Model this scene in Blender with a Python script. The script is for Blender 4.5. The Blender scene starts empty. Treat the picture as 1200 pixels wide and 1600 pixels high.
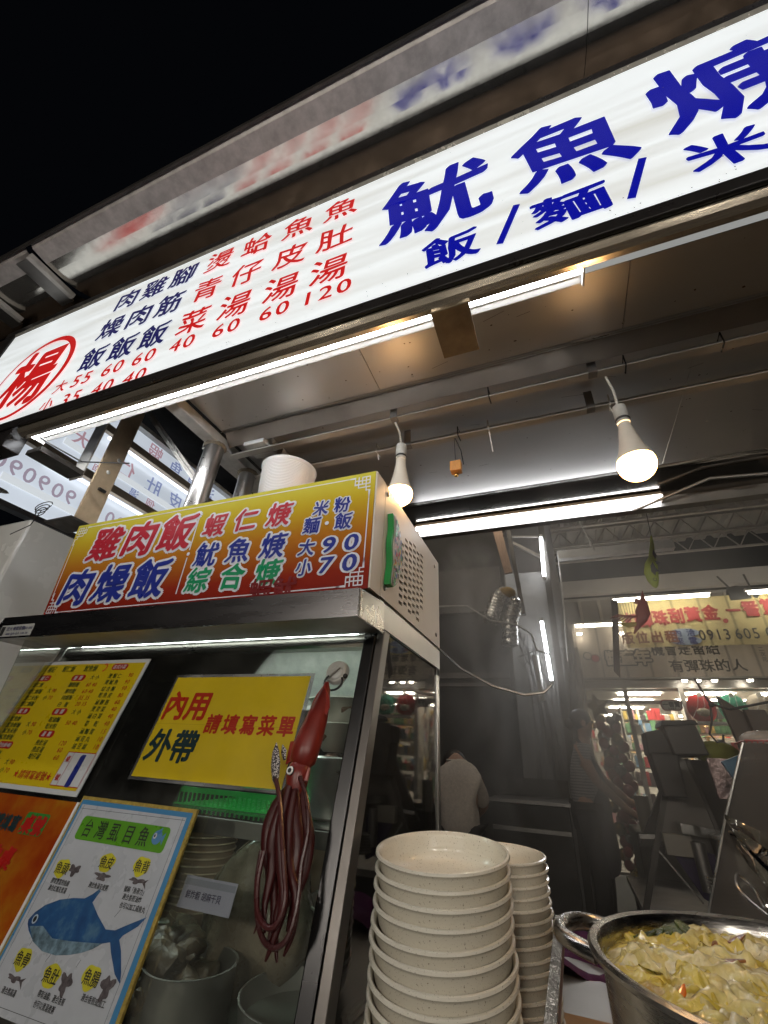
import bpy, math, random
from mathutils import Vector, Matrix
random.seed(7)
S = bpy.context.scene
COL = S.collection
R = math.radians

# ---------------------------------------------------------------- camera
def cam_axes(yaw, pit, rol):
    f = Vector((-math.sin(yaw)*math.cos(pit), math.cos(yaw)*math.cos(pit), math.sin(pit)))
    r = Vector((math.cos(yaw), math.sin(yaw), 0)); u = r.cross(f)
    c, s = math.cos(rol), math.sin(rol)
    return c*r+s*u, -s*r+c*u, f
cr_, cu_, cf_ = cam_axes(R(22.666), R(30.160), R(3.265))
cd = bpy.data.cameras.new('camera'); cam = bpy.data.objects.new('camera', cd); COL.objects.link(cam)
cam.matrix_world = Matrix(((cr_.x, cu_.x, -cf_.x, 0), (cr_.y, cu_.y, -cf_.y, 0), (cr_.z, cu_.z, -cf_.z, 0), (0, 0, 0, 1)))
cd.sensor_fit = 'HORIZONTAL'; cd.sensor_width = 36; cd.lens = 36*654.97/1200
cd.clip_start = 0.02; cd.clip_end = 200
S.camera = cam
# ---------------------------------------------------------------- night sky, exposure
W = bpy.data.worlds.new('World'); S.world = W; W.use_nodes = True
W.node_tree.nodes['Background'].inputs[0].default_value = (.35, .42, .6, 1)
W.node_tree.nodes['Background'].inputs[1].default_value = .003
S.view_settings.view_transform = 'Standard'; S.view_settings.look = 'None'
S.view_settings.exposure = .22; S.view_settings.gamma = 1
S.render.engine = 'CYCLES'
S.cycles.use_denoising = True
S.cycles.max_bounces = 8; S.cycles.transparent_max_bounces = 24; S.cycles.glossy_bounces = 5
S.cycles.caustics_reflective = False; S.cycles.caustics_refractive = False
S.cycles.sample_clamp_indirect = 4
S.cycles.volume_step_rate = 4; S.cycles.volume_bounces = 0

# ---------------------------------------------------------------- materials
MATS = {}
def nt(name):
    m = bpy.data.materials.new(name); m.use_nodes = True
    return m, m.node_tree, m.node_tree.nodes['Principled BSDF']
def noise(t, scale=5, detail=4, coord='Object', stretch=(1, 1, 1), rough=.6):
    tc = t.nodes.new('ShaderNodeTexCoord'); mp = t.nodes.new('ShaderNodeMapping'); n = t.nodes.new('ShaderNodeTexNoise')
    mp.inputs['Scale'].default_value = stretch
    t.links.new(tc.outputs[coord], mp.inputs[0]); t.links.new(mp.outputs[0], n.inputs['Vector'])
    n.inputs['Scale'].default_value = scale; n.inputs['Detail'].default_value = detail; n.inputs['Roughness'].default_value = rough
    return n.outputs['Fac']
def ramp(t, src, stops):
    r = t.nodes.new('ShaderNodeValToRGB'); t.links.new(src, r.inputs[0])
    e = r.color_ramp.elements
    while len(e) < len(stops): e.new(.5)
    for el, (p, c) in zip(e, stops):
        el.position = p; el.color = (c, c, c, 1) if isinstance(c, (int, float)) else (*c, 1)
    return r.outputs[0]
def bump(t, b, src, strength=.2, dist=.002):
    n = t.nodes.new('ShaderNodeBump'); n.inputs['Strength'].default_value = strength; n.inputs['Distance'].default_value = dist
    t.links.new(src, n.inputs['Height']); t.links.new(n.outputs[0], b.inputs['Normal'])
def mat(name, col, rough=.5, metal=0, var=.15, scale=12, coat=0, bmp=.1, alpha=1, trans=0, spec=.5, stretch=(1, 1, 1), rvar=.1, sss=0):
    if name in MATS: return MATS[name]
    m, t, b = nt(name)
    f = noise(t, scale, 5, stretch=stretch)
    t.links.new(ramp(t, f, [(.3, tuple(c*(1-var) for c in col)), (.7, tuple(min(1, c*(1+var)) for c in col))]), b.inputs['Base Color'])
    f2 = noise(t, scale*2.3, 3, stretch=stretch)
    t.links.new(ramp(t, f2, [(.3, max(0.02, rough-rvar)), (.75, min(1, rough+rvar))]), b.inputs['Roughness'])
    b.inputs['Metallic'].default_value = metal; b.inputs['Coat Weight'].default_value = coat; b.inputs['Coat Roughness'].default_value = .08
    b.inputs['Specular IOR Level'].default_value = spec
    b.inputs['Alpha'].default_value = alpha; b.inputs['Transmission Weight'].default_value = trans
    if sss: b.inputs['Subsurface Weight'].default_value = sss; b.inputs['Subsurface Radius'].default_value = (.01, .006, .004)
    if bmp: bump(t, b, noise(t, scale*5, 4, stretch=stretch), bmp)
    MATS[name] = m; return m
def emit(name, col, strength, var=0, scale=3, diff=.0):
    if name in MATS: return MATS[name]
    m, t, b = nt(name)
    b.inputs['Base Color'].default_value = (*[c*diff for c in col], 1); b.inputs['Roughness'].default_value = .25
    b.inputs['Emission Strength'].default_value = strength
    if var:
        f = noise(t, scale, 3)
        t.links.new(ramp(t, f, [(.3, tuple(c*(1-var) for c in col)), (.7, col)]), b.inputs['Emission Color'])
    else: b.inputs['Emission Color'].default_value = (*col, 1)
    MATS[name] = m; return m
def glassy(name, tint=(.93, .97, .95), refl=.0, dirt=.04, dirtcol=(.5, .5, .45), ior=1.45):
    # thin sheet: see-through, Fresnel mirror, a film of grease
    if name in MATS: return MATS[name]
    m = bpy.data.materials.new(name); m.use_nodes = True; t = m.node_tree; t.nodes.clear()
    out = t.nodes.new('ShaderNodeOutputMaterial'); tr = t.nodes.new('ShaderNodeBsdfTransparent'); gl = t.nodes.new('ShaderNodeBsdfGlossy')
    fr = t.nodes.new('ShaderNodeFresnel'); mx = t.nodes.new('ShaderNodeMixShader'); df = t.nodes.new('ShaderNodeBsdfDiffuse'); m2 = t.nodes.new('ShaderNodeMixShader')
    tr.inputs[0].default_value = (*tint, 1); gl.inputs['Roughness'].default_value = .03; fr.inputs[0].default_value = ior
    df.inputs[0].default_value = (*dirtcol, 1)
    t.links.new(ramp(t, noise(t, 6, 6), [(.4, dirt*.4), (.75, dirt*2.4)]), m2.inputs[0])
    add = t.nodes.new('ShaderNodeMath'); add.operation = 'ADD'; add.use_clamp = True; add.inputs[1].default_value = refl
    t.links.new(fr.outputs[0], add.inputs[0]); t.links.new(add.outputs[0], mx.inputs[0])
    t.links.new(tr.outputs[0], m2.inputs[1]); t.links.new(df.outputs[0], m2.inputs[2])
    t.links.new(m2.outputs[0], mx.inputs[1]); t.links.new(gl.outputs[0], mx.inputs[2]); t.links.new(mx.outputs[0], out.inputs[0])
    MATS[name] = m; return m
def print_mat(name, col, var=.08, rough=.35, coat=.3): return mat(name, col, rough, var=var, scale=9, coat=coat, bmp=.05)

M = dict(
    steel=mat('brushed_steel', (.46, .44, .42), .30, 1, .03, 3, stretch=(1, 3, 3), bmp=.01, rvar=.03),
    steel_dull=mat('dull_steel', (.32, .305, .29), .42, .9, .18, 5, bmp=.06, rvar=.08),
    ceiling=mat('ceiling_steel', (.58, .56, .54), .36, .8, .05, 2.5, stretch=(.6, 2, 1), bmp=.008, rvar=.03),
    hood=mat('hood_steel', (.58, .55, .50), .155, .9, .12, 12, bmp=.02, rvar=.05),
    polished=mat('polished_steel', (.50, .44, .36), .22, .8, .25, 3, bmp=.25, rvar=.04, stretch=(.6, 3, 3)),
    galv=mat('galvanised_steel', (.58, .56, .53), .5, .3, .18, 20, bmp=.15),
    dark=mat('black_frame', (.018, .016, .016), .35, 0, .2, 10, bmp=.1),
    darkmetal=mat('dark_metal', (.06, .055, .05), .5, .6, .3, 10, bmp=.3),
    white=mat('white_enamel', (.72, .70, .67), .35, 0, .06, 6, bmp=.1),
    whitepl=mat('white_plastic', (.70, .69, .66), .4, 0, .1, 9, bmp=.05),
    black=mat('black_plastic', (.016, .015, .015), .5, 0, .1, 20, bmp=0),
    tan=mat('tan_batten', (.30, .24, .18), .55, 0, .2, 6, bmp=.2),
    gold=mat('warm_steel', (.62, .47, .31), .5, .45, .2, 12, bmp=.2),
    cream=mat('cream_panel', (.58, .53, .47), .48, .1, .02, 3, bmp=.01, rvar=.03),
    asphalt=mat('asphalt', (.05, .05, .05), .85, 0, .3, 30, bmp=.6),
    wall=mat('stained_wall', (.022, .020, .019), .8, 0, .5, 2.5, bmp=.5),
    soot=mat('sooty_sheet', (.035, .032, .03), .7, 0, .5, 3, bmp=.3),
)
LED = emit('led_tube', (.93, .96, 1), 28)
LEDS = emit('shop_tube', (1, .95, .80), 30)
WARM = emit('bulb_glow', (1, .66, .35), 110)
def shell_mat():
    m = bpy.data.materials.new('frosted_bulb'); m.use_nodes = True; t = m.node_tree; t.nodes.clear()
    o_ = t.nodes.new('ShaderNodeOutputMaterial'); a = t.nodes.new('ShaderNodeBsdfTransparent'); b = t.nodes.new('ShaderNodeBsdfTranslucent'); mx = t.nodes.new('ShaderNodeMixShader')
    a.inputs[0].default_value = (1, .90, .72, 1); b.inputs[0].default_value = (.95, .62, .30, 1); mx.inputs[0].default_value = .42
    t.links.new(a.outputs[0], mx.inputs[1]); t.links.new(b.outputs[0], mx.inputs[2]); t.links.new(mx.outputs[0], o_.inputs[0]); return m
SHELL = shell_mat()

# ---------------------------------------------------------------- mesh building
class MB:
    def __init__(s): s.v = []; s.f = []
    def add(s, vs, fs):
        o = len(s.v); s.v += [tuple(v) for v in vs]; s.f += [tuple(i+o for i in f) for f in fs]; return s
    def box(s, x0, x1, y0, y1, z0, z1):
        return s.hexa([(x0, y0, z0), (x1, y0, z0), (x1, y1, z0), (x0, y1, z0)], [(x0, y0, z1), (x1, y0, z1), (x1, y1, z1), (x0, y1, z1)])
    def hexa(s, a, b):
        n = len(a); fs = [tuple(range(n))[::-1], tuple(range(n, 2*n))]
        fs += [(i, (i+1) % n, n+(i+1) % n, n+i) for i in range(n)]
        return s.add(list(a)+list(b), fs)
    def bar(s, p, q, w, h=None, up=(0, 0, 1)):
        p, q = Vector(p), Vector(q); d = (q-p).normalized(); h = h or w
        a = d.cross(Vector(up))
        if a.length < .1: a = d.cross(Vector((1, 0, 0)))
        a.normalize(); b = a.cross(d).normalized()
        r = [(-.5, -.5), (.5, -.5), (.5, .5), (-.5, .5)]
        return s.hexa([p+a*w*x+b*h*y for x, y in r], [q+a*w*x+b*h*y for x, y in r])
    def tube(s, pts, rad, n=10, flat=1):
        pts = [Vector(p) for p in pts]; k = len(pts)
        rs = rad if isinstance(rad, (list, tuple)) else [rad]*k
        vs = []; b = None
        for i, p in enumerate(pts):
            d = (pts[min(i+1, k-1)]-pts[max(i-1, 0)]).normalized()
            if b is None:
                b = Vector((0, -1, 0)) if abs(d.y) < .8 else Vector((0, 0, 1))
            b = b-d*b.dot(d); b.normalize(); a = d.cross(b)
            for j in range(n):
                t = 2*math.pi*j/n; vs.append(p+a*rs[i]*math.cos(t)+b*rs[i]*flat*math.sin(t))
        fs = [(i*n+j, i*n+(j+1) % n, (i+1)*n+(j+1) % n, (i+1)*n+j) for i in range(k-1) for j in range(n)]
        fs += [tuple(range(n))[::-1], tuple(range((k-1)*n, k*n))]
        return s.add(vs, fs)
    def lathe(s, prof, c=(0, 0, 0), n=40, sx=1, sy=1, ax='z'):
        vs = []
        for r, z in prof:
            for j in range(n):
                t = 2*math.pi*j/n; p = (r*sx*math.cos(t), r*sy*math.sin(t), z)
                if ax == 'y': p = (p[0], -p[2], p[1])
                vs.append((c[0]+p[0], c[1]+p[1], c[2]+p[2]))
        k = len(prof)
        fs = [(i*n+j, i*n+(j+1) % n, (i+1)*n+(j+1) % n, (i+1)*n+j) for i in range(k-1) for j in range(n)]
        return s.add(vs, fs)
    def ball(s, c, r, n=12, sx=1, sy=1, sz=1):
        p = [(r*math.sin(math.pi*i/n)+1e-5, -r*math.cos(math.pi*i/n)*sz) for i in range(n+1)]
        return s.lathe(p, c, n+4, sx, sy)
    def poly(s, pts, d):   # slab: outline extruded by vector d
        d = Vector(d); return s.hexa([Vector(p) for p in pts], [Vector(p)+d for p in pts])
def thing(name, label, cat, loc=(0, 0, 0), group=None, kind=None):
    o = bpy.data.objects.new(name, None); COL.objects.link(o); o.location = loc; o.empty_display_size = .05
    o['label'] = label; o['category'] = cat
    if group: o['group'] = group
    if kind: o['kind'] = kind
    return o
def obj(name, mb, m, parent=None, smooth=False, bevel=0, kind=None, label=None):
    me = bpy.data.meshes.new(name); me.from_pydata(mb.v, [], mb.f); me.update(); me.materials.append(m)
    if smooth:
        me.polygons.foreach_set('use_smooth', [True]*len(me.polygons))
        try: me.set_sharp_from_angle(angle=R(38))
        except Exception: pass
    o = bpy.data.objects.new(name, me); COL.objects.link(o)
    if bevel:
        b = o.modifiers.new('b', 'BEVEL'); b.width = bevel; b.segments = 2; b.limit_method = 'ANGLE'
    if parent is not None:
        o.parent = parent; l = Vector((0, 0, 0)); p = parent
        while p is not None: l += Vector(p.location); p = p.parent
        if parent.type == 'EMPTY': o.matrix_parent_inverse = Matrix.Translation(-l)
    if kind: o['kind'] = kind
    if label: o['label'] = label
    return o
def tag(o, label, cat, group=None):
    o['label'] = label; o['category'] = cat
    if group: o['group'] = group
    return o
def solo(name, mb, m, label, cat, group=None, **k): return tag(obj(name, mb, m, **k), label, cat, group)
def struct(name, mb, m, **k):
    o = obj(name, mb, m, **k); o['kind'] = 'structure'; return o
def duptree(o, d, parent=None, label=None):
    c = o.copy(); COL.objects.link(c)
    if parent is None: c.location = Vector(o.location)+Vector(d)
    else: c.parent = parent
    if label: c['label'] = label
    for ch in [x for x in o.children]: duptree(ch, d, c)
    return c

# ---------------------------------------------------------------- lettering
GC = {}
def glyph(ch, off):
    k = (ch, round(off, 4))
    if k in GC: return GC[k]
    c = bpy.data.curves.new('g', 'FONT'); c.body = ch; c.offset = off; c.resolution_u = 3; c.fill_mode = 'BOTH'
    o = bpy.data.objects.new('g', c); me = o.to_mesh()
    vs = [(v.co.x, v.co.y) for v in me.vertices]; fs = [tuple(p.vertices) for p in me.polygons]
    o.to_mesh_clear(); bpy.data.objects.remove(o); bpy.data.curves.remove(c)
    wide = ord(ch) > 0x2000
    if wide: cx, adv = .5, 1.0
    elif vs: x = [v[0] for v in vs]; cx, adv = (min(x)+max(x))/2, (.60 if ch.isalnum() else .45)
    else: cx, adv = .2, .35
    GC[k] = (vs, fs, cx, adv, .38 if wide else .36); return GC[k]
class Frame:
    def __init__(s, O, U, V, N): s.O, s.U, s.V, s.N = Vector(O), Vector(U).normalized(), Vector(V).normalized(), Vector(N).normalized()
    def p(s, u, v, n=0): return s.O+s.U*u+s.V*v+s.N*n
def letters(fr, items, n=0, off=.02, chisel=0, slant=0):
    """items: (text, u, v, height, width_factor) centred on u, v; strokes thickened by off (em), brush angle by chisel"""
    mb = MB(); offs = [(0, 0)]
    if off > .004 or chisel:
        k = 16 if (chisel > .015 and off < .03) else 6 if off < .03 else 12
        for j in range(k):
            a = 2*math.pi*j/k; c, s_ = math.cos(a), math.sin(a); d = (c+s_)*.7071*chisel
            offs.append((off*c+d*.7071, off*s_+d*.7071))
        if off > .05: offs += [(x*.5, y*.5) for x, y in offs[1:]]
    dn = .0004/len(offs); wv_ = (lambda x, y: (x+.022*math.sin(y*6.5+x*3), y+.028*math.sin(x*5.5+1.2)+.012*math.sin(x*13))) if chisel else (lambda x, y: (x, y))
    for it in items:
        text, u, v, h = it[:4]; wf = it[4] if len(it) > 4 else 1; gap = it[5] if len(it) > 5 else 0
        s = h/.92
        gl = [glyph(c, 0) for c in text]
        gl = [([wv_(*p) for p in g[0]], *g[1:]) if ord(c) > 0x2000 else g for c, g in zip(text, gl)]
        advs = [(g[3]+gap)*s*wf for g in gl]; x = u-sum(advs)/2
        for g, a in zip(gl, advs):
            cx = x+a/2; x += a
            if not g[0]: continue
            for k, (dx, dy) in enumerate(offs):
                mb.add([fr.p(cx+(p[0]-g[2]+dx+slant*(p[1]-.38))*s*wf, v+(p[1]-g[4]+dy)*s, n+k*dn) for p in g[0]], g[1])
    return mb
def write(fr, items, n, off, chisel, slant, m, par, label=None, name='lettering'):
    for it in items: obj(name, letters(fr, [it], n, off, chisel, slant), m, par, label=label)
def rect(fr, u0, u1, v0, v1, n=0, mb=None):
    mb = mb or MB(); return mb.add([fr.p(u0, v0, n), fr.p(u1, v0, n), fr.p(u1, v1, n), fr.p(u0, v1, n)], [(0, 1, 2, 3)])
def slab(fr, u0, u1, v0, v1, n0, n1, mb=None):
    mb = mb or MB()
    return mb.hexa([fr.p(u0, v0, n0), fr.p(u1, v0, n0), fr.p(u1, v1, n0), fr.p(u0, v1, n0)], [fr.p(u0, v0, n1), fr.p(u1, v0, n1), fr.p(u1, v1, n1), fr.p(u0, v1, n1)])
def rrect(fr, u0, u1, v0, v1, r, n=0, mb=None, sk=0):
    mb = mb or MB(); pts = []
    for cx, cy, a0 in ((u1-r, v1-r, 0), (u0+r, v1-r, 90), (u0+r, v0+r, 180), (u1-r, v0+r, 270)):
        for k in range(5):
            a = R(a0+k*22.5); pts.append(fr.p(cx+r*math.cos(a), cy+r*math.sin(a), n))
    return mb.add(pts, [tuple(range(len(pts)))])
def disc(fr, u, v, ru, rv, n=0, mb=None, k=28, wob=0):
    mb = mb or MB()
    pts = []
    for j in range(k):
        a = 2*math.pi*j/k; q = 1+wob*math.sin(a*5+u*40)*.5+wob*math.sin(a*3)*.5
        pts.append(fr.p(u+ru*q*math.cos(a), v+rv*q*math.sin(a), n))
    return mb.add(pts, [tuple(range(k))])
def stroke(fr, pts, w, n=0, mb=None, closed=False):
    mb = mb or MB(); P = [Vector(p) for p in pts]
    if closed: P.append(P[0])
    L = []
    for i, p in enumerate(P):
        a = P[i-1] if i else (P[-2] if closed else p); b = P[i+1] if i < len(P)-1 else (P[1] if closed else p)
        d = (b-a); d.normalize(); nn = Vector((-d.y, d.x))
        d1 = (b-p).normalized() if (b-p).length > 1e-9 else d; c = abs(nn.dot(Vector((-d1.y, d1.x)))) or 1
        L.append((p+nn*w/2/max(c, .5), p-nn*w/2/max(c, .5)))
    vs = [fr.p(q.x, q.y, n) for pr in L for q in pr]
    return mb.add(vs, [(2*i, 2*i+1, 2*i+3, 2*i+2) for i in range(len(P)-1)])
def poly2(fr, pts, n=0, mb=None):
    mb = mb or MB(); return mb.add([fr.p(x, y, n) for x, y in pts], [tuple(range(len(pts)))])

RED = emit('red_print_lit', (.60, .012, .012), .62, diff=.5); BLUE = emit('blue_print_lit', (.004, .006, .30), .80, diff=.25)
NAVY = emit('navy_print_lit', (.015, .015, .10), .7, diff=.5)

# ================================================================ SETTING
struct('ground', MB().box(-40, 40, -20, 60, -1.35, -1.25), M['asphalt'])
# roof of the stall: hood, ceiling sheets
st = thing('stall_canopy', 'stainless steel stall canopy with ceiling sheets and hood over the lightbox sign', 'canopy', (0, 1.2, 1.05))
prof = [(.352, 1.915), (.368, 1.900), (.432, 1.893)]
prof2 = [(.432, 1.893), (.47, 1.8932), (.50, 1.8945), (.525, 1.8975), (.55, 1.9025), (.57, 1.9085), (.59, 1.916), (.62, 1.930), (.655, 1.948)]
def sweep(pr, x0, x1, th=.003):
    mb = MB(); n = len(pr)
    out = [(y-.0, z+th) for y, z in pr]
    for i in range(n-1):
        (a, b), (c, d) = pr[i], pr[i+1]
        mb.add([(x0, a, b), (x1, a, b), (x1, c, d), (x0, c, d)], [(0, 1, 2, 3)])
        mb.add([(x0, a, b+th), (x1, a, b+th), (x1, c, d+th), (x0, c, d+th)], [(3, 2, 1, 0)])
    return mb
for xa, xb in ((-2.9, -1.985), (-1.945, .35), (.352, 1.9)):
    obj('hood_panel', sweep(prof2, xa, xb), M['hood'], st, smooth=True)
    obj('hood_lip', sweep(prof, xa, xb), mat('hood_lip_steel', (.44, .41, .40), .55, .3, .2, 25, bmp=.3), st, smooth=True)
obj('hood_edge', MB().box(-2.9, 1.9, .343, .3515, 1.905, 1.935), M['darkmetal'], st)
for x in (-1.965, -2.36, 1.0):
    obj('bracket', MB().box(x-.012, x+.012, .375, .585, 1.862, 1.888), M['galv'], st)
    obj('bracket_plate', MB().box(x-.10, x-.015, .38, .60, 1.872, 1.878), M['steel_dull'], st)
# ceiling sheets
xs = [-1.08, -.42, .30, 1.02, 1.8]
for i in range(4):
    obj('ceiling_sheet', MB().box(xs[i]+.001, xs[i+1]-.001, .66, .913, 1.05, 1.054), M['ceiling'], st)
for i in range(2):
    a, b = (-1.08, .5) if i == 0 else (.502, 1.8)
    obj('ceiling_sheet', MB().box(a, b, .917, 1.63, 1.052+.001*i, 1.056+.001*i), M['ceiling'], st)
for x in [-.9+.3*i for i in range(9)]:
    for y in (.70, .89, .94, 1.40): obj('rivet', MB().ball((x, y, 1.049), .004, 6, 1, 1, .5), M['galv'], st)
obj('seam_wire', MB().tube([(-1.08, .915, 1.045), (0, .915, 1.042), (1.8, .913, 1.045)], .0016, 6), M['steel'], st)
obj('valance_plate', MB().hexa([(-1.07, .925, 1.048), (1.8, .925, 1.048), (1.8, .965, 1.006), (-1.07, .965, 1.006)], [(-1.07, .928, 1.051), (1.8, .928, 1.051), (1.8, .968, 1.009), (-1.07, .968, 1.009)]), mat('brown_steel', (.42, .36, .30), .4, .8, .12, 5, bmp=.05), st)
obj('added_upstand', MB().box(-2.9, 1.9, .657, .660, 1.80, 1.947), mat('upstand_brown', (.09, .065, .05), .5, .5, .3, 6, bmp=.2), st)  # added upstand, gives the hood something dark brown to mirror
# rear drip curve
rear = [(1.63, 1.0525), (1.650, 1.0515), (1.660, 1.0495), (1.668, 1.046), (1.80, 1.002)]
obj('rear_edge', sweep(rear, -1.08, 1.8), mat('rear_edge_steel', (.5, .47, .44), .16, 1, .05, 4, bmp=.01, rvar=.03), st, smooth=True)
obj('rear_beam', MB().box(-1.08, 1.8, 1.80, 1.84, .955, 1.04), M['steel_dull'], st)
# rails (L profile)
for y in (1.0, 1.15):
    obj('rail', MB().box(-1.075, 1.8, y-.014, y+.014, .986, .990).box(-1.075, 1.8, y+.0105, y+.014, .990, 1.018), mat('rail_steel', (.55, .52, .48), .4, .35, .1, 6, bmp=.05), st)
for x, y in ((.215, 1.0), (-.395, 1.0), (.93, 1.0), (.215, 1.15), (-.395, 1.15)):
    obj('hanger', MB().box(x-.012, x+.012, y-.022, y-.018, .98, 1.05).box(x-.012, x+.012, y-.018, y+.004, .980, .984), M['steel_dull'], st)
obj('side_beam', MB().box(-1.135, -1.082, .66, 1.80, 1.0, 1.04), M['galv'], st, bevel=.003)
obj('side_beam', MB().box(-1.20, -1.145, .95, 1.35, 1.02, 1.06), M['galv'], st, bevel=.003)
obj('upper_roof', MB().box(-2.9, 1.9, .70, 2.4, 1.96, 1.98).box(-1.24, -1.235, 1.0, 2.4, 1.08, 1.92), M['soot'], st)
# front beam with polished underside
fb = [(.604, 1.0), (.606, .982), (.615, .970), (.630, .965), (.645, .968), (.652, .985)]
obj('front_beam', sweep(fb, -1.75, 1.8), M['polished'], st, smooth=True)
obj('front_batten', MB().box(-1.76, 1.8, .672, .674, .985, 1.05), M['steel'], st)
# far right corner post and pipe
obj('corner_post', MB().box(.905, .945, 1.72, 1.76, -1.25, 1.05), M['steel_dull'], st)
obj('conduit', MB().tube([(.40, 1.80, .955), (.66, 1.70, 1.0), (.84, 1.70, .985), (.89, 1.68, 1.03)], .007, 8), M['steel_dull'], st, smooth=True)

# steel posts and brace on the showcase roof
p1 = [(-1.125, .94, .69), (-1.115, .94, 1.0)]
solo('steel_post', MB().tube(p1, .036, 20), M['steel'], 'thick round steel post by the junction box, nearer of the pair', 'post', smooth=True)
solo('steel_post', MB().tube([(-1.108, 1.13, .69), (-1.104, 1.13, 1.0)], .034, 20), M['steel'], 'short round steel post behind the white plastic tub', 'post', smooth=True)
o = solo('weld_collar', MB().ball((-1.115, .94, 1.0), .044, 8, 1, 1, .35).ball((-1.104, 1.13, 1.0), .044, 8, 1, 1, .35), mat('rusty_weld', (.22, .18, .13), .75, .4, .5, 40, bmp=1), 'rough rusty weld beads where posts meet the beam', 'weld', smooth=True)
solo('brace_bar', MB().bar((-1.15, .925, .85), (-1.50, .87, 1.24), .024, .004).bar((-1.15, .925, .85), (-1.50, .87, 1.24), .004, .024), M['galv'], 'thin angled steel brace welded to the round post', 'brace')
solo('junction_box', MB().box(-1.0, -.905, .96, 1.05, .995, 1.049), M['whitepl'], 'white square junction box with screw holes under the ceiling', 'junction box', bevel=.004)
solo('wall_duct', MB().box(-.99, -.90, 1.07, 1.15, .99, 1.045), M['cream'], 'small ribbed pale vent block behind the white tub', 'vent')

# ================================================================ MAIN LIGHTBOX SIGN (plane Y = .6)
sg = thing('lightbox_sign', 'long white lightbox menu sign with blue and red lettering above the stall', 'sign', (-.6, .62, 1.0))
F = Frame((0, .6, 0), (1, 0, 0), (0, 0, 1), (0, -1, 0))
def signface():
    m, t, b = nt('sign_face')
    b.inputs['Base Color'].default_value = (.5, .5, .5, 1); b.inputs['Roughness'].default_value = .3
    f = noise(t, 1.5, 3, stretch=(.45, 1, 5))
    c = ramp(t, f, [(.28, (.60, .61, .56)), (.42, (.78, .82, .82)), (.52, (.92, .98, 1.0)), (.64, (.76, .80, .80)), (.78, (.62, .63, .58))])
    sp = ramp(t, noise(t, 160, 2), [(.26, .72), (.30, 1)])
    mx = t.nodes.new('ShaderNodeMix'); mx.data_type = 'RGBA'; mx.blend_type = 'MULTIPLY'; mx.inputs[0].default_value = 1
    t.links.new(c, mx.inputs[6]); t.links.new(sp, mx.inputs[7])
    t.links.new(mx.outputs[2], b.inputs['Emission Color']); b.inputs['Emission Strength'].default_value = .66
    return m
SF = signface()
obj('sign_face', MB().box(-2.335, 1.75, .6, .603, 1.03, 1.745), SF, sg)
obj('sign_return', MB().add([(-2.335, .6, 1.745), (1.75, .6, 1.745), (1.75, .592, 1.757), (-2.335, .592, 1.757)], [(0, 1, 2, 3)]), mat('sign_return', (.62, .60, .54), .25, .6, .08, 10, bmp=.1), sg)
obj('frame', MB().box(-2.42, 1.8, .5915, .66, 1.7575, 1.799), M['dark'], sg, bevel=.003)
obj('frame', MB().box(-2.42, 1.8, .592, .603, .986, 1.028), M['dark'], sg, bevel=.003, label='lower black frame rail')
obj('frame', MB().box(-2.42, -2.337, .592, .66, 1.03, 1.757), M['dark'], sg, bevel=.003)
obj('frame', MB().box(-2.42, -1.77, .60, .66, .905, .996), M['dark'], sg, bevel=.003)
obj('back_panel', MB().box(-2.42, 1.8, .69, .70, 1.07, 1.9), M['soot'], sg)
colx = [-1.49, -1.335, -1.18, -1.0, -.825, -.645, -.475]
cols = ['肉燥飯', '雞肉飯', '腳筋飯', '燙青菜', '蛤仔湯', '魚皮湯', '魚肚湯']
rz = [1.632, 1.445, 1.262]
na, re = [], []
for i, (x, c) in enumerate(zip(colx, cols)):
    for z, ch in zip(rz, c): (na if i < 3 else re).append((ch, x, z, .128, .98))
write(F, na, .004, .020, .008, 0, NAVY, sg, label='dark blue rice dish names')
re += [(t, x, 1.146, .082, 1.1) for i, (x, t) in enumerate(zip([-1.485, -1.325, -1.175, -1.005, -.825, -.645, -.47], ['55', '60', '60', '40', '60', '60', '120']))]
re += [(t, x, 1.050, .080, 1.1) for x, t in ((-1.485, '35'), (-1.325, '40'), (-1.175, '40'))]
write(F, re, .004, .010, .008, 0, RED, sg, label='red soup names and prices')
write(F, [('大', -1.60, 1.145, .065, 1), ('小', -1.62, 1.058, .065, 1)], .004, .02, 0, 0, RED, sg)
big = [('魷', -.145, 1.440, .335, .93), ('魚', .220, 1.430, .335, .78), ('焿', .592, 1.440, .34, .95), ('羹', .98, 1.44, .34, .95)]
write(F, big, .004, .012, .021, 0, BLUE, sg, label='large blue characters')
sm = [('飯', -.105, 1.145, .125, 1.1), ('麵', .18, 1.145, .12, 1.3), ('米', .49, 1.15, .125, 1.1), ('粉', .66, 1.15, .125, 1.1)]
write(F, sm, .004, .02, .016, 0, BLUE, sg, label='small blue characters in the lower row')
for x in (.042, .325): obj('slash', stroke(F, [(x-.028, 1.085), (x+.028, 1.235)], .017, .004), BLUE, sg)
ring = MB(); k = 60; vs = []
for j in range(k):
    a = 2*math.pi*j/k; w = .020+.010*math.cos(a-.3)
    for r in (.232, .232-w): vs.append(F.p(-1.885+r*math.cos(a), 1.30+r*1.05*math.sin(a), .004))
ring.add(vs, [(2*j, 2*j+1, (2*j+3) % (2*k), (2*j+2) % (2*k)) for j in range(k)])
obj('emblem_ring', ring, RED, sg)
write(F, [('楊', -1.885, 1.30, .33, .9)], .004, .018, .016, 0, RED, sg, label='red character inside the ring')

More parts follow.
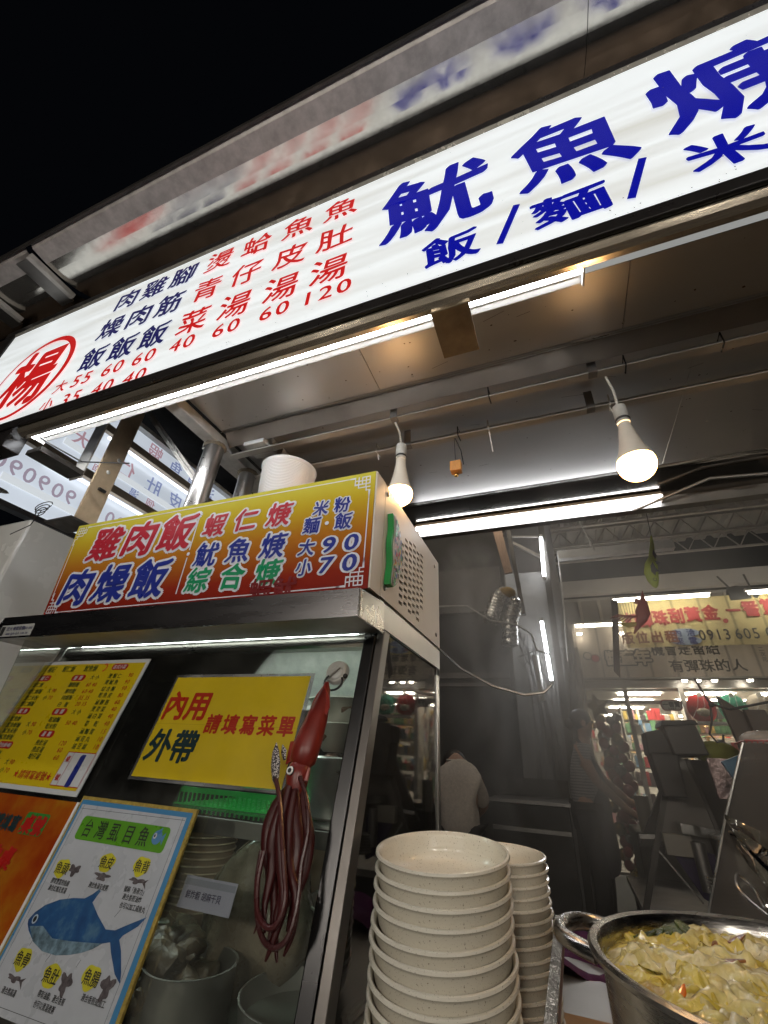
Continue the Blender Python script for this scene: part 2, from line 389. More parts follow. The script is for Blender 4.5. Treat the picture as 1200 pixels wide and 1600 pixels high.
q = random.Random(12); mb = MB()
for i in range(420):
    u, v, r = q.uniform(-2.3, .9), q.choice((1.03+abs(q.gauss(0, .03)), q.uniform(1.04, 1.74), 1.742-abs(q.gauss(0, .02)))), q.uniform(.0006, .0019)
    v = min(1.74, max(1.032, v)); mb.add([F.p(u+r*math.cos(a)*q.uniform(.6, 1.5), v+r*math.sin(a), .0062) for a in (0, 1.2, 2.4, 3.7, 5)], [(0, 1, 2, 3, 4)])
obj('grime_specks', mb, mat('speck_brown', (.10, .07, .05), .8), sg, kind='stuff')
mb = MB()
for i in range(150):
    x, y, r = q.uniform(-1.05, 1.3), q.choice((q.uniform(.68, .90), q.uniform(.93, 1.6))), q.uniform(.0008, .003)
    mb.add([(x+r*math.cos(a)*q.uniform(.6, 2), y+r*math.sin(a), 1.0488) for a in (0, 1.2, 2.4, 3.7, 5)], [(0, 1, 2, 3, 4)])
for i in range(26):
    x, y, L = q.uniform(-1.0, 1.2), q.uniform(.7, 1.5), q.uniform(.02, .09); a = q.uniform(-.4, .4); w_ = .0006
    mb.add([(x, y-w_, 1.0486), (x+L*math.cos(a), y+L*math.sin(a)-w_, 1.0486), (x+L*math.cos(a), y+L*math.sin(a)+w_, 1.0486), (x, y+w_, 1.0486)], [(0, 1, 2, 3)])
obj('grease_spots', mb, mat('grease_brown', (.09, .06, .04), .5), st, kind='stuff')
# tubes under the sign
def led_lamp(x0, x1, y, z, label, grp='led tubes of the stall', th=.011, hm='white', strength=None, z_top=None):
    t = thing('led_tube', label, 'tube light', ((x0+x1)/2, y, z), grp)
    obj('housing', (MB().box(x0, x1, y+.006, y+.042, z+.004, z+.020) if z_top is None else MB().box(x0, x1, y-.011, y+.013, z+.0105, z_top)).box(x0-.006, x0, y-.008, y+.042, z-.01, z+.02).box(x1, x1+.006, y-.008, y+.042, z-.01, z+.02), M[hm if z_top is None else 'tan'], t, bevel=.002)
    obj('tube', MB().tube([(x0, y, z), (x1, y, z)], th, 10), strength or LED, t, smooth=True)
    return t
led_lamp(-1.73, -.155, .655, .984, 'long white tube light under the sign, left of the brown plate')
led_lamp(-.085, .18, .655, .984, 'short bright tube light right of the brown plate')
led_lamp(-.56, .505, 1.77, .984, 'white tube light hung at the rear edge of the ceiling', th=.0095, strength=emit('rear_tube_glow', (.93, .96, 1), 16), z_top=1.008)
solo('hanging_plate', MB().box(-.170, -.075, .632, .775, .952, .957), mat('rust_plate', (.17, .135, .09), .7, .2, .35, 14, bmp=.6), 'rusty brown plate between the two front tube lights', 'plate')
# brackets at the left end
solo('steel_bracket', MB().box(-1.74, -1.655, .664, .83, .905, .925), M['darkmetal'], 'dark flat bracket sticking back under the left end of the sign', 'bracket')
solo('bracket_strap', MB().box(-1.735, -1.665, .832, .838, .90, 1.20), M['galv'], 'short steel strap rising from the dark bracket', 'strap')
gp = thing('wide_post', 'wide tan steel post hanging down left of the yellow showcase sign', 'post', (-1.62, .88, .71))
obj('upright', MB().box(-1.61, -1.60, .845, .925, .715, 1.85), M['gold'], gp)
obj('foot_plate', MB().box(-1.75, -1.60, .83, .925, .706, .714), M['darkmetal'], gp)
for v in ((.905, 1.02), (.885, .945)):
    obj('weld_spot', MB().ball((-1.599, v[0], v[1]), .009, 6, .4, 1, 1), M['galv'], gp)
obj('clip', MB().box(-1.600, -1.59, .875, .905, .855, .865), M['black'], gp)
solo('cable_tie', MB().tube([(-1.70, .652, 1.0), (-1.68, .655, .965), (-1.64, .68, .94), (-1.56, .76, .90), (-1.35, .80, .875)], .0028, 6), M['black'], 'long black cable tie tail sticking out below the sign', 'cable tie', smooth=True)
w = MB()
for k in range(3):
    pts = [(-1.74+.05*math.cos(a)*(.6+.2*k), .80+.0*a, .735+.012*k+.018*math.sin(a)) for a in [i*.6 for i in range(11)]]
    w.tube(pts, .0018, 5)
w.tube([(-1.74, .80, .74), (-1.76, .80, .68), (-1.86, .80, .655)], .0018, 5)
solo('wire_coil', w, M['black'], 'tangled black wire loops on the foot of the tan post', 'wire', smooth=True)

# ================================================================ SIDE SIGN seen from behind (plane X=-2.2)
ss = thing('side_lightbox', 'side lightbox sign seen from behind with mirrored pale lettering and tubes', 'sign', (-2.2, 1.4, .9))
F2 = Frame((-2.2, 0, 0), (0, -1, 0), (0, 0, 1), (-1, 0, 0))   # its front faces away
obj('sign_face', MB().box(-2.204, -2.2, .70, 2.25, .885, 1.66), emit('side_face', (.62, .68, .76), .78, .25, 1.2, diff=.5), ss)
BK = Frame((-2.1985, 0, 0), (0, -1, 0), (0, 0, 1), (1, 0, 0))
pale_r = emit('pale_red_print', (.46, .28, .33), .62, diff=.4); pale_b = emit('pale_blue_print', (.24, .29, .50), .62, diff=.4)
it = [('90', -y, 1.065, .10, 1) for y in (.80, .93, 1.065, 1.21, 1.36, 1.52)]
write(BK, it, 0, .012, 0, 0, mat('pale_grey_print', (.4, .3, .36), .6) if 0 else emit('pale_grey_print', (.38, .32, .40), .62, diff=.4), ss)
it = [('大', -1.02, 1.38, .10, 1), ('仁', -1.30, 1.38, .11, 1), ('羹', -.86, 1.37, .10, 1), ('蝦', -1.43, 1.60, .10, 1)]
write(BK, it, .001, .014, 0, 0, pale_r, ss)
it = [('肚', -1.50, 1.385, .11, 1), ('皮', -1.68, 1.385, .11, 1), ('魚', -1.60, 1.595, .10, 1), ('魚', -1.76, 1.595, .10, 1), ('湯', -1.86, 1.385, .11, 1), ('魷', -.70, 1.37, .1, 1), ('小', -1.25, 1.27, .05, 1), ('湯', -1.40, 1.27, .06, 1), ('湯', -1.92, 1.595, .1, 1)]
write(BK, it, .001, .014, 0, 0, pale_b, ss)
it = [('個', -1.16, 1.29, .06, 1), ('個', -1.52, 1.27, .06, 1)]
write(BK, it, .001, .012, 0, 0, pale_r, ss)
for z0, z1 in ((1.19, 1.235), (1.50, 1.545)):
    obj('batten', MB().box(-2.195, -2.165, .70, 2.25, z0, z1), M['tan'], ss)
obj('edge_rail', MB().box(-2.20, -2.15, .70, 2.25, .86, .884), M['dark'], ss)
obj('edge_rail', MB().box(-2.20, -2.16, .70, 2.25, 1.662, 1.69), M['galv'], ss)
for ya, yb, z in ((.94, 1.50, 1.158), (1.53, 2.2, 1.158), (1.12, 1.80, 1.466)):
    obj('tube', MB().tube([(-2.165, ya, z), (-2.165, yb, z)], .008, 8), emit('side_tube', (.93, .96, 1), 3), ss, smooth=True)
for ya, yb, z in ((.80, 1.5, 1.0), (.95, 1.9, 1.32)):
    obj('diffuser_strip', MB().box(-2.197, -2.19, ya, yb, z-.018, z+.018), emit('strip_glow', (.75, .80, .84), .68, diff=.3), ss)
obj('stain', disc(BK, -.75, .925, .10, .028, .002, wob=.3), mat('brown_stain', (.16, .14, .12), .8), ss)
solo('white_cabinet', MB().box(-2.40, -2.0, .90, 1.9, -1.25, .80), mat('cabinet_white', (.70, .69, .66), .25, 0, .05, 3, bmp=.03), 'tall plain white cabinet side left of the yellow sign', 'cabinet', bevel=.012)

# ================================================================ COUNTER
ct = thing('counter', 'steel serving counter under the glass showcase, bowls and pot', 'counter', (-.4, 1.1, -1.25))
obj('counter_top', MB().box(-1.75, 1.9, .60, 1.72, -.475, -.45), mat('counter_steel', (.36, .335, .30), .34, .8, .04, 4, bmp=.02, rvar=.04), ct, bevel=.004)
obj('counter_body', MB().box(-1.73, 1.88, .64, 1.68, -1.25, -.477), M['steel_dull'], ct)

# ================================================================ SHOWCASE
X0, X1 = -1.585, -.393; YF, YB = .868, 1.53
sc = thing('glass_showcase', 'steel framed glass food showcase with slanted front pane', 'showcase', (-.99, 1.2, -.45))
y0, z0 = .985, .255; sl_ = .2562; hn = math.hypot(1, sl_)
GV = Vector((0, sl_/hn, 1/hn)); GN = Vector((0, -1/hn, sl_/hn))
G = Frame((0, y0, z0), (1, 0, 0), GV, GN)
VB = -.727
obj('front_glass', slab(G, X0+.03, X1-.035, VB, .015, -.012, -.007), glassy('front_glass', (.95, .98, .96), .02, .035), sc)
ylow = y0+sl_*(-.45-z0)
obj('side_glass', MB().hexa([(X1-.012, .85, -.44), (X1-.012, 1.50, -.44), (X1-.012, 1.50, .275), (X1-.012, 1.0, .275)], [(X1-.006, .85, -.44), (X1-.006, 1.50, -.44), (X1-.006, 1.50, .275), (X1-.006, 1.0, .275)]), glassy('side_glass', (.88, .90, .88), .12, .04, (.35, .33, .30), 1.55), sc)
obj('side_glass', MB().box(X0+.004, X0+.009, .86, 1.50, -.44, .275), MATS['side_glass'], sc)
# right front post: dark reflection put into the face colour, lighter steel on the side leg
obj('front_post', slab(G, X1-.052, X1-.022, VB, .02, -.02, .004), mat('post_steel', (.09, .088, .09), .3, 1, .1, 4, bmp=.03, rvar=.05), sc, bevel=.003)
obj('front_post', MB().hexa([(X1-.020, ylow-.004, -.45), (X1, ylow-.004, -.45), (X1, ylow+.035, -.45), (X1-.020, ylow+.035, -.45)], [(X1-.020, y0+.005, .275), (X1, y0+.005, .275), (X1, y0+.044, .275), (X1-.020, y0+.044, .275)]), mat('post_side_steel', (.17, .155, .145), .38, .8, .1, 4, bmp=.03, rvar=.05), sc, bevel=.002)
obj('front_post', slab(G, X0, X0+.028, VB, .02, -.02, .004), M['steel_dull'], sc, bevel=.003)
obj('rear_post', MB().box(X1-.03, X1, 1.50, YB, -.45, .34), M['steel'], sc, bevel=.002)
obj('rear_post', MB().box(X0, X0+.03, 1.50, YB, -.45, .34), M['steel'], sc, bevel=.002)
obj('top_band', MB().box(X1-.004, X1+.002, .978, YB+.004, .275, .339), mat('side_band_steel', (.42, .39, .35), .34, 1, .04, 6, bmp=.01, rvar=.02), sc)
obj('top_band', MB().box(X0-.002, X0+.004, .978, YB+.004, .275, .339), M['steel'], sc)
obj('rear_frame', MB().box(X0, X1, 1.50, YB, .25, .34), M['whitepl'], sc)
obj('head_rail', slab(G, X0+.028, X1-.052, -.012, .012, -.02, -.001), M['steel'], sc)
# front lip
xl, xr = -1.70, -.393
obj('front_lip', MB().hexa([(xl, .822, .262), (xr, .822, .262), (xr, .822, .327), (xl+.03, .822, .331)], [(xl, .828, .262), (xr, .828, .262), (xr, .828, .327), (xl+.03, .828, .331)]), mat('lip_steel', (.24, .23, .235), .28, 1, .03, 4, bmp=.01, rvar=.03, stretch=(.5, 4, 4)), sc)
obj('front_lip', MB().hexa([(xl+.03, .828, .328), (xr, .828, .325), (xr, .975, .339), (xl+.03, .975, .339)], [(xl+.03, .828, .331), (xr, .828, .328), (xr, .975, .342), (xl+.03, .975, .342)]), M['steel'], sc)
obj('lip_end_cap', MB().hexa([(xr-.002, .829, .262), (xr-.002, .976, .262), (xr-.002, .976, .338), (xr-.002, .829, .325)], [(xr+.003, .829, .262), (xr+.003, .976, .262), (xr+.003, .976, .338), (xr+.003, .829, .325)]), mat('lip_cap_steel', (.45, .41, .36), .28, 1, .06, 10, bmp=.03, rvar=.03), sc, bevel=.001)
obj('underside', MB().box(xl, xr-.004, .83, .975, .264, .268), M['steel_dull'], sc)
FL = Frame((0, .8205, 0), (1, 0, 0), (0, 0, 1), (0, -1, 0))
lab = obj('maker_label', rect(FL, -1.655, -1.495, .267, .303, .0005), print_mat('label_silver', (.42, .42, .40)), sc)
obj('print', letters(FL, [('宏大', -1.61, .291, .013, 1), ('餐飲設備', -1.565, .291, .013, 1), ('dph-dah', -1.52, .291, .012, .8), ('www.dph-dah.com.tw', -1.565, .276, .012, .8)], .001, .015), mat('ink_navy', (.03, .03, .09), .5), lab)
obj('print', rect(FL, -1.652, -1.634, .270, .299, .0008), mat('ink_black', (.02, .02, .02), .5), lab)
# inner lamp and rear top panel
obj('inner_tube', MB().tube([(-1.54, 1.03, .286), (-.49, 1.03, .286)], .014, 10), emit('case_tube', (.86, 1, .93), 32), sc, smooth=True)
obj('inner_housing', MB().box(-1.56, -.45, 1.045, 1.10, .29, .32), M['whitepl'], sc)
obj('case_ceiling', MB().box(X0+.03, X1-.03, .99, 1.50, .322, .326), M['whitepl'], sc)
obj('rear_glass', MB().box(X0+.03, X1-.03, 1.512, 1.516, -.44, .25), glassy('rear_glass', (.85, .85, .85), 0, .05, (.2, .2, .2)), sc)
for x in (-1.2, -.76):
    obj('divider', MB().box(x-.006, x+.006, 1.494, 1.506, .16, .30), M['steel'], sc)
obj('rear_ledge', MB().box(X0+.03, X1-.03, 1.46, 1.50, .13, .145), M['steel_dull'], sc)
obj('rear_panel', MB().hexa([(X0+.03, 1.49, .145), (X1-.03, 1.49, .145), (X1-.03, 1.40, .32), (X0+.03, 1.40, .32)], [(X0+.03, 1.494, .145), (X1-.03, 1.494, .145), (X1-.03, 1.404, .32), (X0+.03, 1.404, .32)]), M['galv'], sc)
obj('shelf', MB().box(X0+.04, X1-.04, 1.0, 1.48, -.150, -.142), glassy('shelf_glass', (.80, .86, .82), .02, .08, (.2, .22, .2)), sc)
obj('shelf_rail', MB().box(X0+.04, X1-.04, .985, .998, -.175, -.145), M['steel_dull'], sc)

# illuminated box on top
sb = thing('yellow_signboard', 'yellow to red signboard box on top of the showcase with menu lettering', 'sign', (-.99, 1.2, .342))
obj('box_body', MB().box(X0+.012, X1-.003, YF+.004, YB, .344, .682), M['cream'], sb)
def grad():
    m, t, b = nt('yellow_red_print')
    tc = t.nodes.new('ShaderNodeTexCoord'); sx = t.nodes.new('ShaderNodeSeparateXYZ'); t.links.new(tc.outputs['Object'], sx.inputs[0])
    mr = t.nodes.new('ShaderNodeMapRange'); mr.inputs[1].default_value = .342; mr.inputs[2].default_value = .684
    t.links.new(sx.outputs[2], mr.inputs[0])
    c = ramp(t, mr.outputs[0], [(0, (.20, .014, .010)), (.16, (.25, .025, .012)), (.50, (.42, .16, .018)), (.78, (.52, .37, .025)), (1, (.55, .50, .06))])
    t.links.new(c, b.inputs['Base Color']); b.inputs['Roughness'].default_value = .18
    
    bump(t, b, noise(t, 60, 3), .15); return m
obj('front_panel', MB().hexa([(-1.562, YF, .342), (X1-.001, YF, .342), (X1-.001, YF, .684), (-1.592, YF, .686)], [(-1.562, YF+.003, .342), (X1-.001, YF+.003, .342), (X1-.001, YF+.003, .684), (-1.592, YF+.003, .686)]), grad(), sb)
FS = Frame((0, YF, 0), (1, 0, 0), (0, 0, 1), (0, -1, 0))
WP = print_mat('white_print', (.66, .66, .70), .03); RP = print_mat('red_print', (.42, .02, .035), .06); BP = print_mat('blue_print', (.018, .03, .24), .06); GP = print_mat('green_print', (.01, .24, .10), .06)
A = [('雞', -1.395, .588, .122, 1.1), ('肉', -1.235, .588, .122, 1.1), ('飯', -1.075, .588, .122, 1.1)]
B = [('肉', -1.45, .436, .120, 1.1), ('燥', -1.29, .436, .120, 1.1), ('飯', -1.125, .436, .120, 1.1)]
Cc = [('蝦', -.925, .592, .074, 1.05), ('仁', -.808, .592, .074, 1.05), ('焿', -.69, .592, .074, 1.05)]
D_ = [('魷', -.925, .492, .074, 1.05), ('魚', -.808, .492, .074, 1.05), ('焿', -.69, .492, .074, 1.05), ('米', -.553, .590, .046, 1), ('粉', -.487, .590, .046, 1), ('麵', -.575, .538, .048, 1), ('飯', -.478, .538, .048, 1), ('大', -.580, .472, .048, 1), ('90', -.48, .472, .056, 1.35, .2), ('小', -.580, .415, .046, 1), ('70', -.48, .415, .056, 1.35, .2)]
E_ = [('綜', -.93, .412, .074, 1.05), ('合', -.808, .412, .074, 1.05), ('焿', -.69, .412, .074, 1.05)]
write(FS, A+B, .0006, .088, .012, .12, WP, sb, name='outline'); write(FS, Cc+D_+E_, .0006, .105, .012, .1, WP, sb, name='outline')
write(FS, A, .0016, .026, .012, .12, RP, sb, label='large red characters'); write(FS, B, .0016, .026, .012, .12, BP, sb, label='large blue characters')
write(FS, Cc, .0016, .022, .012, .1, RP, sb); write(FS, D_, .0016, .020, .012, .1, BP, sb); write(FS, E_, .0016, .022, .012, .1, GP, sb, label='green characters')
write(FS, [('蝦魷', -.665, .362, .062, 1.1)], .0024, .018, .008, 0, print_mat('dark_red_print', (.16, .006, .008)), sb, label='dark red characters at the lower edge')
obj('divider_line', stroke(FS, [(-1.0, .375), (-1.0, .49)], .004, .0006), WP, sb); obj('divider_line', stroke(FS, [(-1.0, .515), (-1.0, .65)], .004, .0006), WP, sb)
obj('divider_dot', disc(FS, -1.0, .502, .006, .006, .0006), WP, sb); obj('divider_dot', disc(FS, -.528, .538, .006, .006, .0016), WP, sb)
def meander(cx, cz, sx, sz):
    mb = MB(); u = .0125
    for pts in ([(0, 7), (0, 4.5), (1, 4.5), (1, 3.4), (-.2, 3.4)], [(7, 0), (4.5, 0), (4.5, 1), (3.4, 1), (3.4, -.2)], [(0, 0), (2.3, 0), (2.3, 2.3), (0, 2.3), (0, 0)], [(1.15, 3.4), (1.15, 1.15), (3.4, 1.15), (3.4, 3.4), (1.15, 3.4)], [(0, 1.15), (1.15, 1.15)], [(1.15, 0), (1.15, 1.15)], [(2.3, 2.3), (4.5, 2.3), (4.5, 1)]):
        stroke(FS, [(cx+sx*a*u*.8, cz+sz*b*u*.8) for a, b in pts], .0032, .0006, mb)
    return mb
for cx, cz, sx, sz in ((-.409, .670, -1, -1), (-.409, .352, -1, 1), (-1.578, .672, 1, -1), (-1.552, .352, 1, 1)):
    obj('corner_ornament', meander(cx, cz, sx, sz), WP, sb)
bd = stroke(FS, [(-1.51, .672), (-.47, .670)], .003, .0006); stroke(FS, [(-1.49, .352), (-.47, .352)], .003, .0006, bd); stroke(FS, [(-.409, .61), (-.409, .41)], .003, .0006, bd); stroke(FS, [(-1.573, .61), (-1.556, .41)], .003, .0006, bd)
obj('border_line', bd, WP, sb)
# side vent panel with real slots (thin plate, holes left open)
ys = [YF+.006, .935, .937, 1.07]
vp = MB(); xa, xb = X1-.001, X1+.004
vp.box(xa, xb, .938, 1.075, .347, .682)
pitch, slot = .0415, .030
colsn = 6
yc = 1.075
zt, zb = .618, .372; nr = 12; dz = (zt-zb)/nr
for c in range(colsn):
    ya = yc; ym = yc+slot; ye = yc+pitch
    vp.box(xa, xb, ym, ye, .347, .682)
    off = (c % 2)*dz/2
    a_, b_ = zb+off, zt+off
    vp.box(xa, xb, ya, ym, .347, a_); vp.box(xa, xb, ya, ym, b_, .682)
    for r in range(nr):
        z = a_+dz*r; vp.box(xa, xb, ya, ym, z+dz*.46, z+dz)
        if (c == 0 and r > 9) or (c == 1 and r > 10) or (c == 5 and r < 2): vp.box(xa, xb, ya, ym, z, z+dz*.46)
    yc = ye
vp.box(xa, xb, yc, YB, .347, .682)
obj('vent_panel', vp, mat('vent_panel_steel', (.58, .53, .47), .5, .1, .02, 3, bmp=.01, rvar=.03), sb)
obj('vent_backing', MB().box(X1-.0028, X1-.0022, 1.06, 1.34, .355, .65), M['black'], sb)  # black sheet stands in for the shade inside the box
obj('edge_strip', MB().box(xa, xb, YF+.002, .936, .344, .684), M['cream'], sb, bevel=.001)
for y, z in ((.953, .658), (.963, .376), (1.47, .645), (1.48, .385)):
    s_ = obj('screw', MB().ball((X1+.005, y, z), .008, 8, .45, 1, 1), M['steel'], sb, smooth=True)
# sticker board
gs = thing('green_sticker_board', 'leaf shaped green edged board stuck with colourful scraps on the vent panel', 'board', (X1+.02, .99, .45))
n_ = 16; out = []
for j in range(n_+1):
    t = j/n_; z = .382+.21*t; w_ = .085*math.sin(math.pi*min(1, max(0, t*.96+.02)))**.6; out.append((z, w_))
pa = [(X1+.006, .957+.004*math.sin(z*60), z) for z, w_ in out]; pb = [(X1+.006, .962+w_*1.0, z) for z, w_ in out]
obj('edge', MB().poly(pa+pb[::-1], (.016, 0, 0)), mat('green_foam', (.01, .26, .05), .45, 0, .1, 10), gs)
pa = [(X1+.0225, y+.008, z+.004*(.49-z)/.1) for x, y, z in pa]; pb2 = [(X1+.0225, y-.006, z) for x, y, z in pb]
face = obj('face', MB().poly(pa+pb2[::-1], (.002, 0, 0)), mat('scrap_backing', (.45, .40, .36), .5), gs)
sccol = [mat('scrap_%s' % n, c, .4) for n, c in (('red', (.5, .03, .03)), ('yellow', (.6, .42, .05)), ('blue', (.06, .12, .3)), ('white', (.6, .6, .58)), ('black', (.02, .02, .02)), ('green', (.05, .3, .08)))]
for mi, mm in enumerate(sccol):
    mb = MB()
    for q in range(26):
        t = random.uniform(.05, .95); z = .382+.21*t; w_ = .085*math.sin(math.pi*t)**.6; y = random.uniform(.97, .96+max(.012, w_-.012)); s_ = random.uniform(.003, .009)
        a = random.uniform(0, 3.1); x = X1+.0252+.0004*mi+.00001*q
        mb.add([(x, y+s_*math.cos(a+k*1.57)*random.uniform(.6, 1), z+s_*1.3*math.sin(a+k*1.57)) for k in range(4)], [(0, 1, 2, 3)])
    obj('scraps', mb, mm, gs, kind='stuff')
# white tub
tb = thing('plastic_tub', 'frosted white ribbed plastic tub standing on the yellow signboard', 'tub', (-.845, 1.07, .685))
pr = [(.001, .688), (.084, .688), (.088, .70)]
for i in range(34): pr += [(.090+.0003*i, .71+.0064*i), (.092+.0003*i, .7132+.0064*i)]
pr += [(.104, .928), (.106, .935), (.101, .935), (.096, .90), (.086, .70), (.001, .70)]
obj('tub_body', MB().lathe(pr, (-.862, 1.09, 0), 48), mat('frosted_plastic', (.72, .70, .68), .4, 0, .04, 5, sss=.2), tb, smooth=True)
# ================================================================ BULBS, BELL, TIES
def bulb(x, y, zc, r, top, label):
    t = thing('light_bulb', label, 'light bulb', (x, y, zc), 'hanging warm bulbs')
    obj('cord', MB().tube([top, ((top[0]+x)/2+.004, (top[1]+y)/2, (top[2]+zc+.19)/2+.01), (x-.001, y, zc+r+.165)], .0035, 7), mat('cord_white', (.5, .48, .44), .6), t, smooth=True)
    s = r/.045
    obj('socket', MB().lathe([(.001, .165), (.010, .165), (.0175, .160), (.0185, .125), (.017, .12), (.0175, .10), (.001, .10)], (x, y, zc+r*.9), 20), mat('socket_grey', (.42, .41, .38), .55, 0, .2, 30), t, smooth=True)
    obj('neck', MB().lathe([(.016, .125), (.016, .115), (.019*s, .10), (.024*s, .07), (.032*s, .035), (.041*s, .010), (.0435*s, 0), (.001, 0)], (x, y, zc+r*.28), 24), mat('bulb_neck', (.62, .56, .48), .4, 0, .05), t, smooth=True)
    p = [(r*math.sin(math.pi*i/16)+1e-5, -r*math.cos(math.pi*i/16)) for i in range(11)]+[(r*.95, r*.30)]
    obj('globe', MB().lathe(p, (x, y, zc), 32), SHELL, t, smooth=True)
    obj('lamp_core', MB().ball((x, y, zc+r*.05), r*.80, 12), WARM, t, smooth=True)
    obj('clamp_ring', MB().lathe([(.0182, .0), (.0195, .004), (.0182, .008)], (x, y, zc+r*.9+.108), 20), M['black'], t)
bulb(.268, 1.05, .690, .046, (.250, 1.015, .985), 'glowing warm bulb with white neck hanging right of the bell')
bulb(-.392, 1.06, .726, .041, (-.395, 1.0, .98), 'glowing warm bulb half hidden behind the vent panel')
be = thing('wooden_bell', 'small wooden block bell hanging from the rear rail between the bulbs', 'bell', (-.226, 1.15, .83))
obj('cord', MB().tube([(-.226, 1.15, .988), (-.2262, 1.15, .875)], .0012, 5), M['black'], be)
obj('cord', MB().tube([(-.224, 1.152, .988), (-.206, 1.155, .93), (-.200, 1.156, .87)], .002, 5), M['black'], be)
obj('block', MB().box(-.243, -.206, 1.135, 1.165, .838, .878), mat('light_wood', (.50, .24, .07), .5, 0, .25, 30, stretch=(6, 6, 1)), be, bevel=.002)
obj('clapper', MB().ball((-.225, 1.15, .826), .008, 10), mat('brass', (.6, .42, .15), .25, 1), be, smooth=True)
for (x, y, m_, dz_) in ((.30, 1.0, 'black', .04), (.53, 1.0, 'black', .035), (-.08, 1.0, 'black', .03), (-.105, 1.15, 'white', -.09), (.27, 1.15, 'white', -.03), (-.52, 1.15, 'white', -.03), (-.21, 1.15, 'black', .03)):
    mb = MB().tube([(x, y-.017, .985), (x, y-.018, 1.02), (x+.002, y+.016, 1.02), (x+.002, y+.017, .984), (x, y-.017, .983)], .0022, 5)
    if dz_ < 0: mb.tube([(x, y, .985), (x+.006, y, .985+dz_)], .0018, 5)
    solo('rail_tie', mb, M[m_], '%s cable tie wrapped round the ceiling rail %s' % (m_, {.30: 'by the right bulb cord', .53: 'farthest right on the near rail', -.08: 'above and right of the bell', -.105: 'with a hanging tail between the bulbs', .27: 'just behind the right bulb cord', -.52: 'over the yellow signboard', -.21: 'holding the bell cord'}[x]), 'cable tie')

# ================================================================ PAPERS ON THE FRONT GLASS
INK = mat('ink_black', (.02, .02, .02), .5); INKG = print_mat('ink_dark_green', (.012, .035, .04)); WPP = print_mat('paper_white', (.55, .56, .57), .05)
YEL = print_mat('paper_yellow', (.62, .45, .012), .08, .4, .6)
MR = print_mat('menu_red', (.40, .015, .012)); MG = print_mat('menu_green', (.02, .06, .02))
mn = thing('menu_board', 'yellow laminated price menu with white border and table number 1', 'menu', (-1.37, .91, .03))
obj('sheet', slab(G, -1.617, -1.137, -.392, -.040, .003, .006), WPP, mn)
obj('yellow_field', rect(G, -1.606, -1.148, -.381, -.051, .0063), print_mat('menu_yellow', (.60, .44, .008), .06), mn)
for u, v, w_ in ((-1.558, -.096, .052), (-1.400, -.096, .056), (-1.246, -.063, .062), (-1.388, -.197, .056), (-1.382, -.258, .056), (-1.552, -.198, .052), (-1.529, -.292, .060)): obj('heading_field', rrect(G, u-w_/2-.002, u+w_/2+.002, v-.0095, v+.0095, .0085, .0068), MR, mn)
hh = .0145
write(G, [('蝦仁', -1.558, -.096, .013, 1, .4), ('飯類', -1.400, -.096, .013, 1, .6), ('各式小菜', -1.246, -.063, .0125, 1), ('麵類', -1.388, -.197, .013, 1, .6), ('湯類', -1.382, -.258, .013, 1, .6), ('魷魚', -1.552, -.198, .013, 1, .6), ('綜合(魷+蝦)', -1.529, -.292, .011, .9)], .0072, .02, 0, .1, WPP, mn)
T = [('楊記', -1.552, -.067, .020, .9), ('蝦仁焿', -1.471, -.066, .020, .9), ('魷魚焿', -1.370, -.066, .020, .9), ('大 小', -1.328, -.094, hh), ('大 小', -1.315, -.196, hh)]
for t_, u, v in (('燙蝦仁', -1.245, -.091), ('燙魷魚', -1.244, -.110), ('綜合盤', -1.241, -.130), ('乾魚皮', -1.239, -.148), ('滷腳筋', -1.235, -.168), ('燙青菜', -1.234, -.187), ('滷白菜', -1.232, -.206), ('筍乾', -1.228, -.226), ('滷鴨蛋', -1.228, -.246), ('滷貢丸', -1.227, -.265), ('油豆腐', -1.224, -.283)):
    T.append((t_, u, v, hh, 1, .25 if len(t_) == 3 else 1.3))
for t_, u, v in (('腳筋飯', -1.400, -.117), ('雞肉飯', -1.398, -.137), ('肉燥飯', -1.394, -.156), ('白飯', -1.393, -.176), ('乾油麵', -1.388, -.219), ('乾米粉', -1.385, -.237), ('魚肚湯', -1.381, -.280), ('魚皮湯', -1.378, -.297), ('蛤仔湯', -1.375, -.314), ('蝦仁焿', -1.568, -.117), ('蝦仁焿麵', -1.561, -.138), ('蝦仁米粉', -1.558, -.158), ('蝦仁焿飯', -1.555, -.176), ('魷魚焿', -1.563, -.220), ('魷魚焿麵', -1.553, -.238), ('魷魚米粉', -1.55, -.254), ('魷魚焿飯', -1.547, -.271), ('綜合焿', -1.545, -.314), ('綜合焿麵', -1.54, -.332), ('綜合米粉', -1.54, -.352)):
    T.append((t_, u, v, hh, 1, .9 if t_ == '白飯' else 0))
for u, v in ((-1.489, -.135), (-1.481, -.233), (-1.465, -.332)): T.append(('大', u-.006, v, hh))
for u, v in ((-1.488, -.157), (-1.475, -.256), (-1.464, -.352)): T.append(('小', u-.006, v, hh))
write(G, T, .0068, .008, .004, .08, MG, mn, label='dark green dish names')
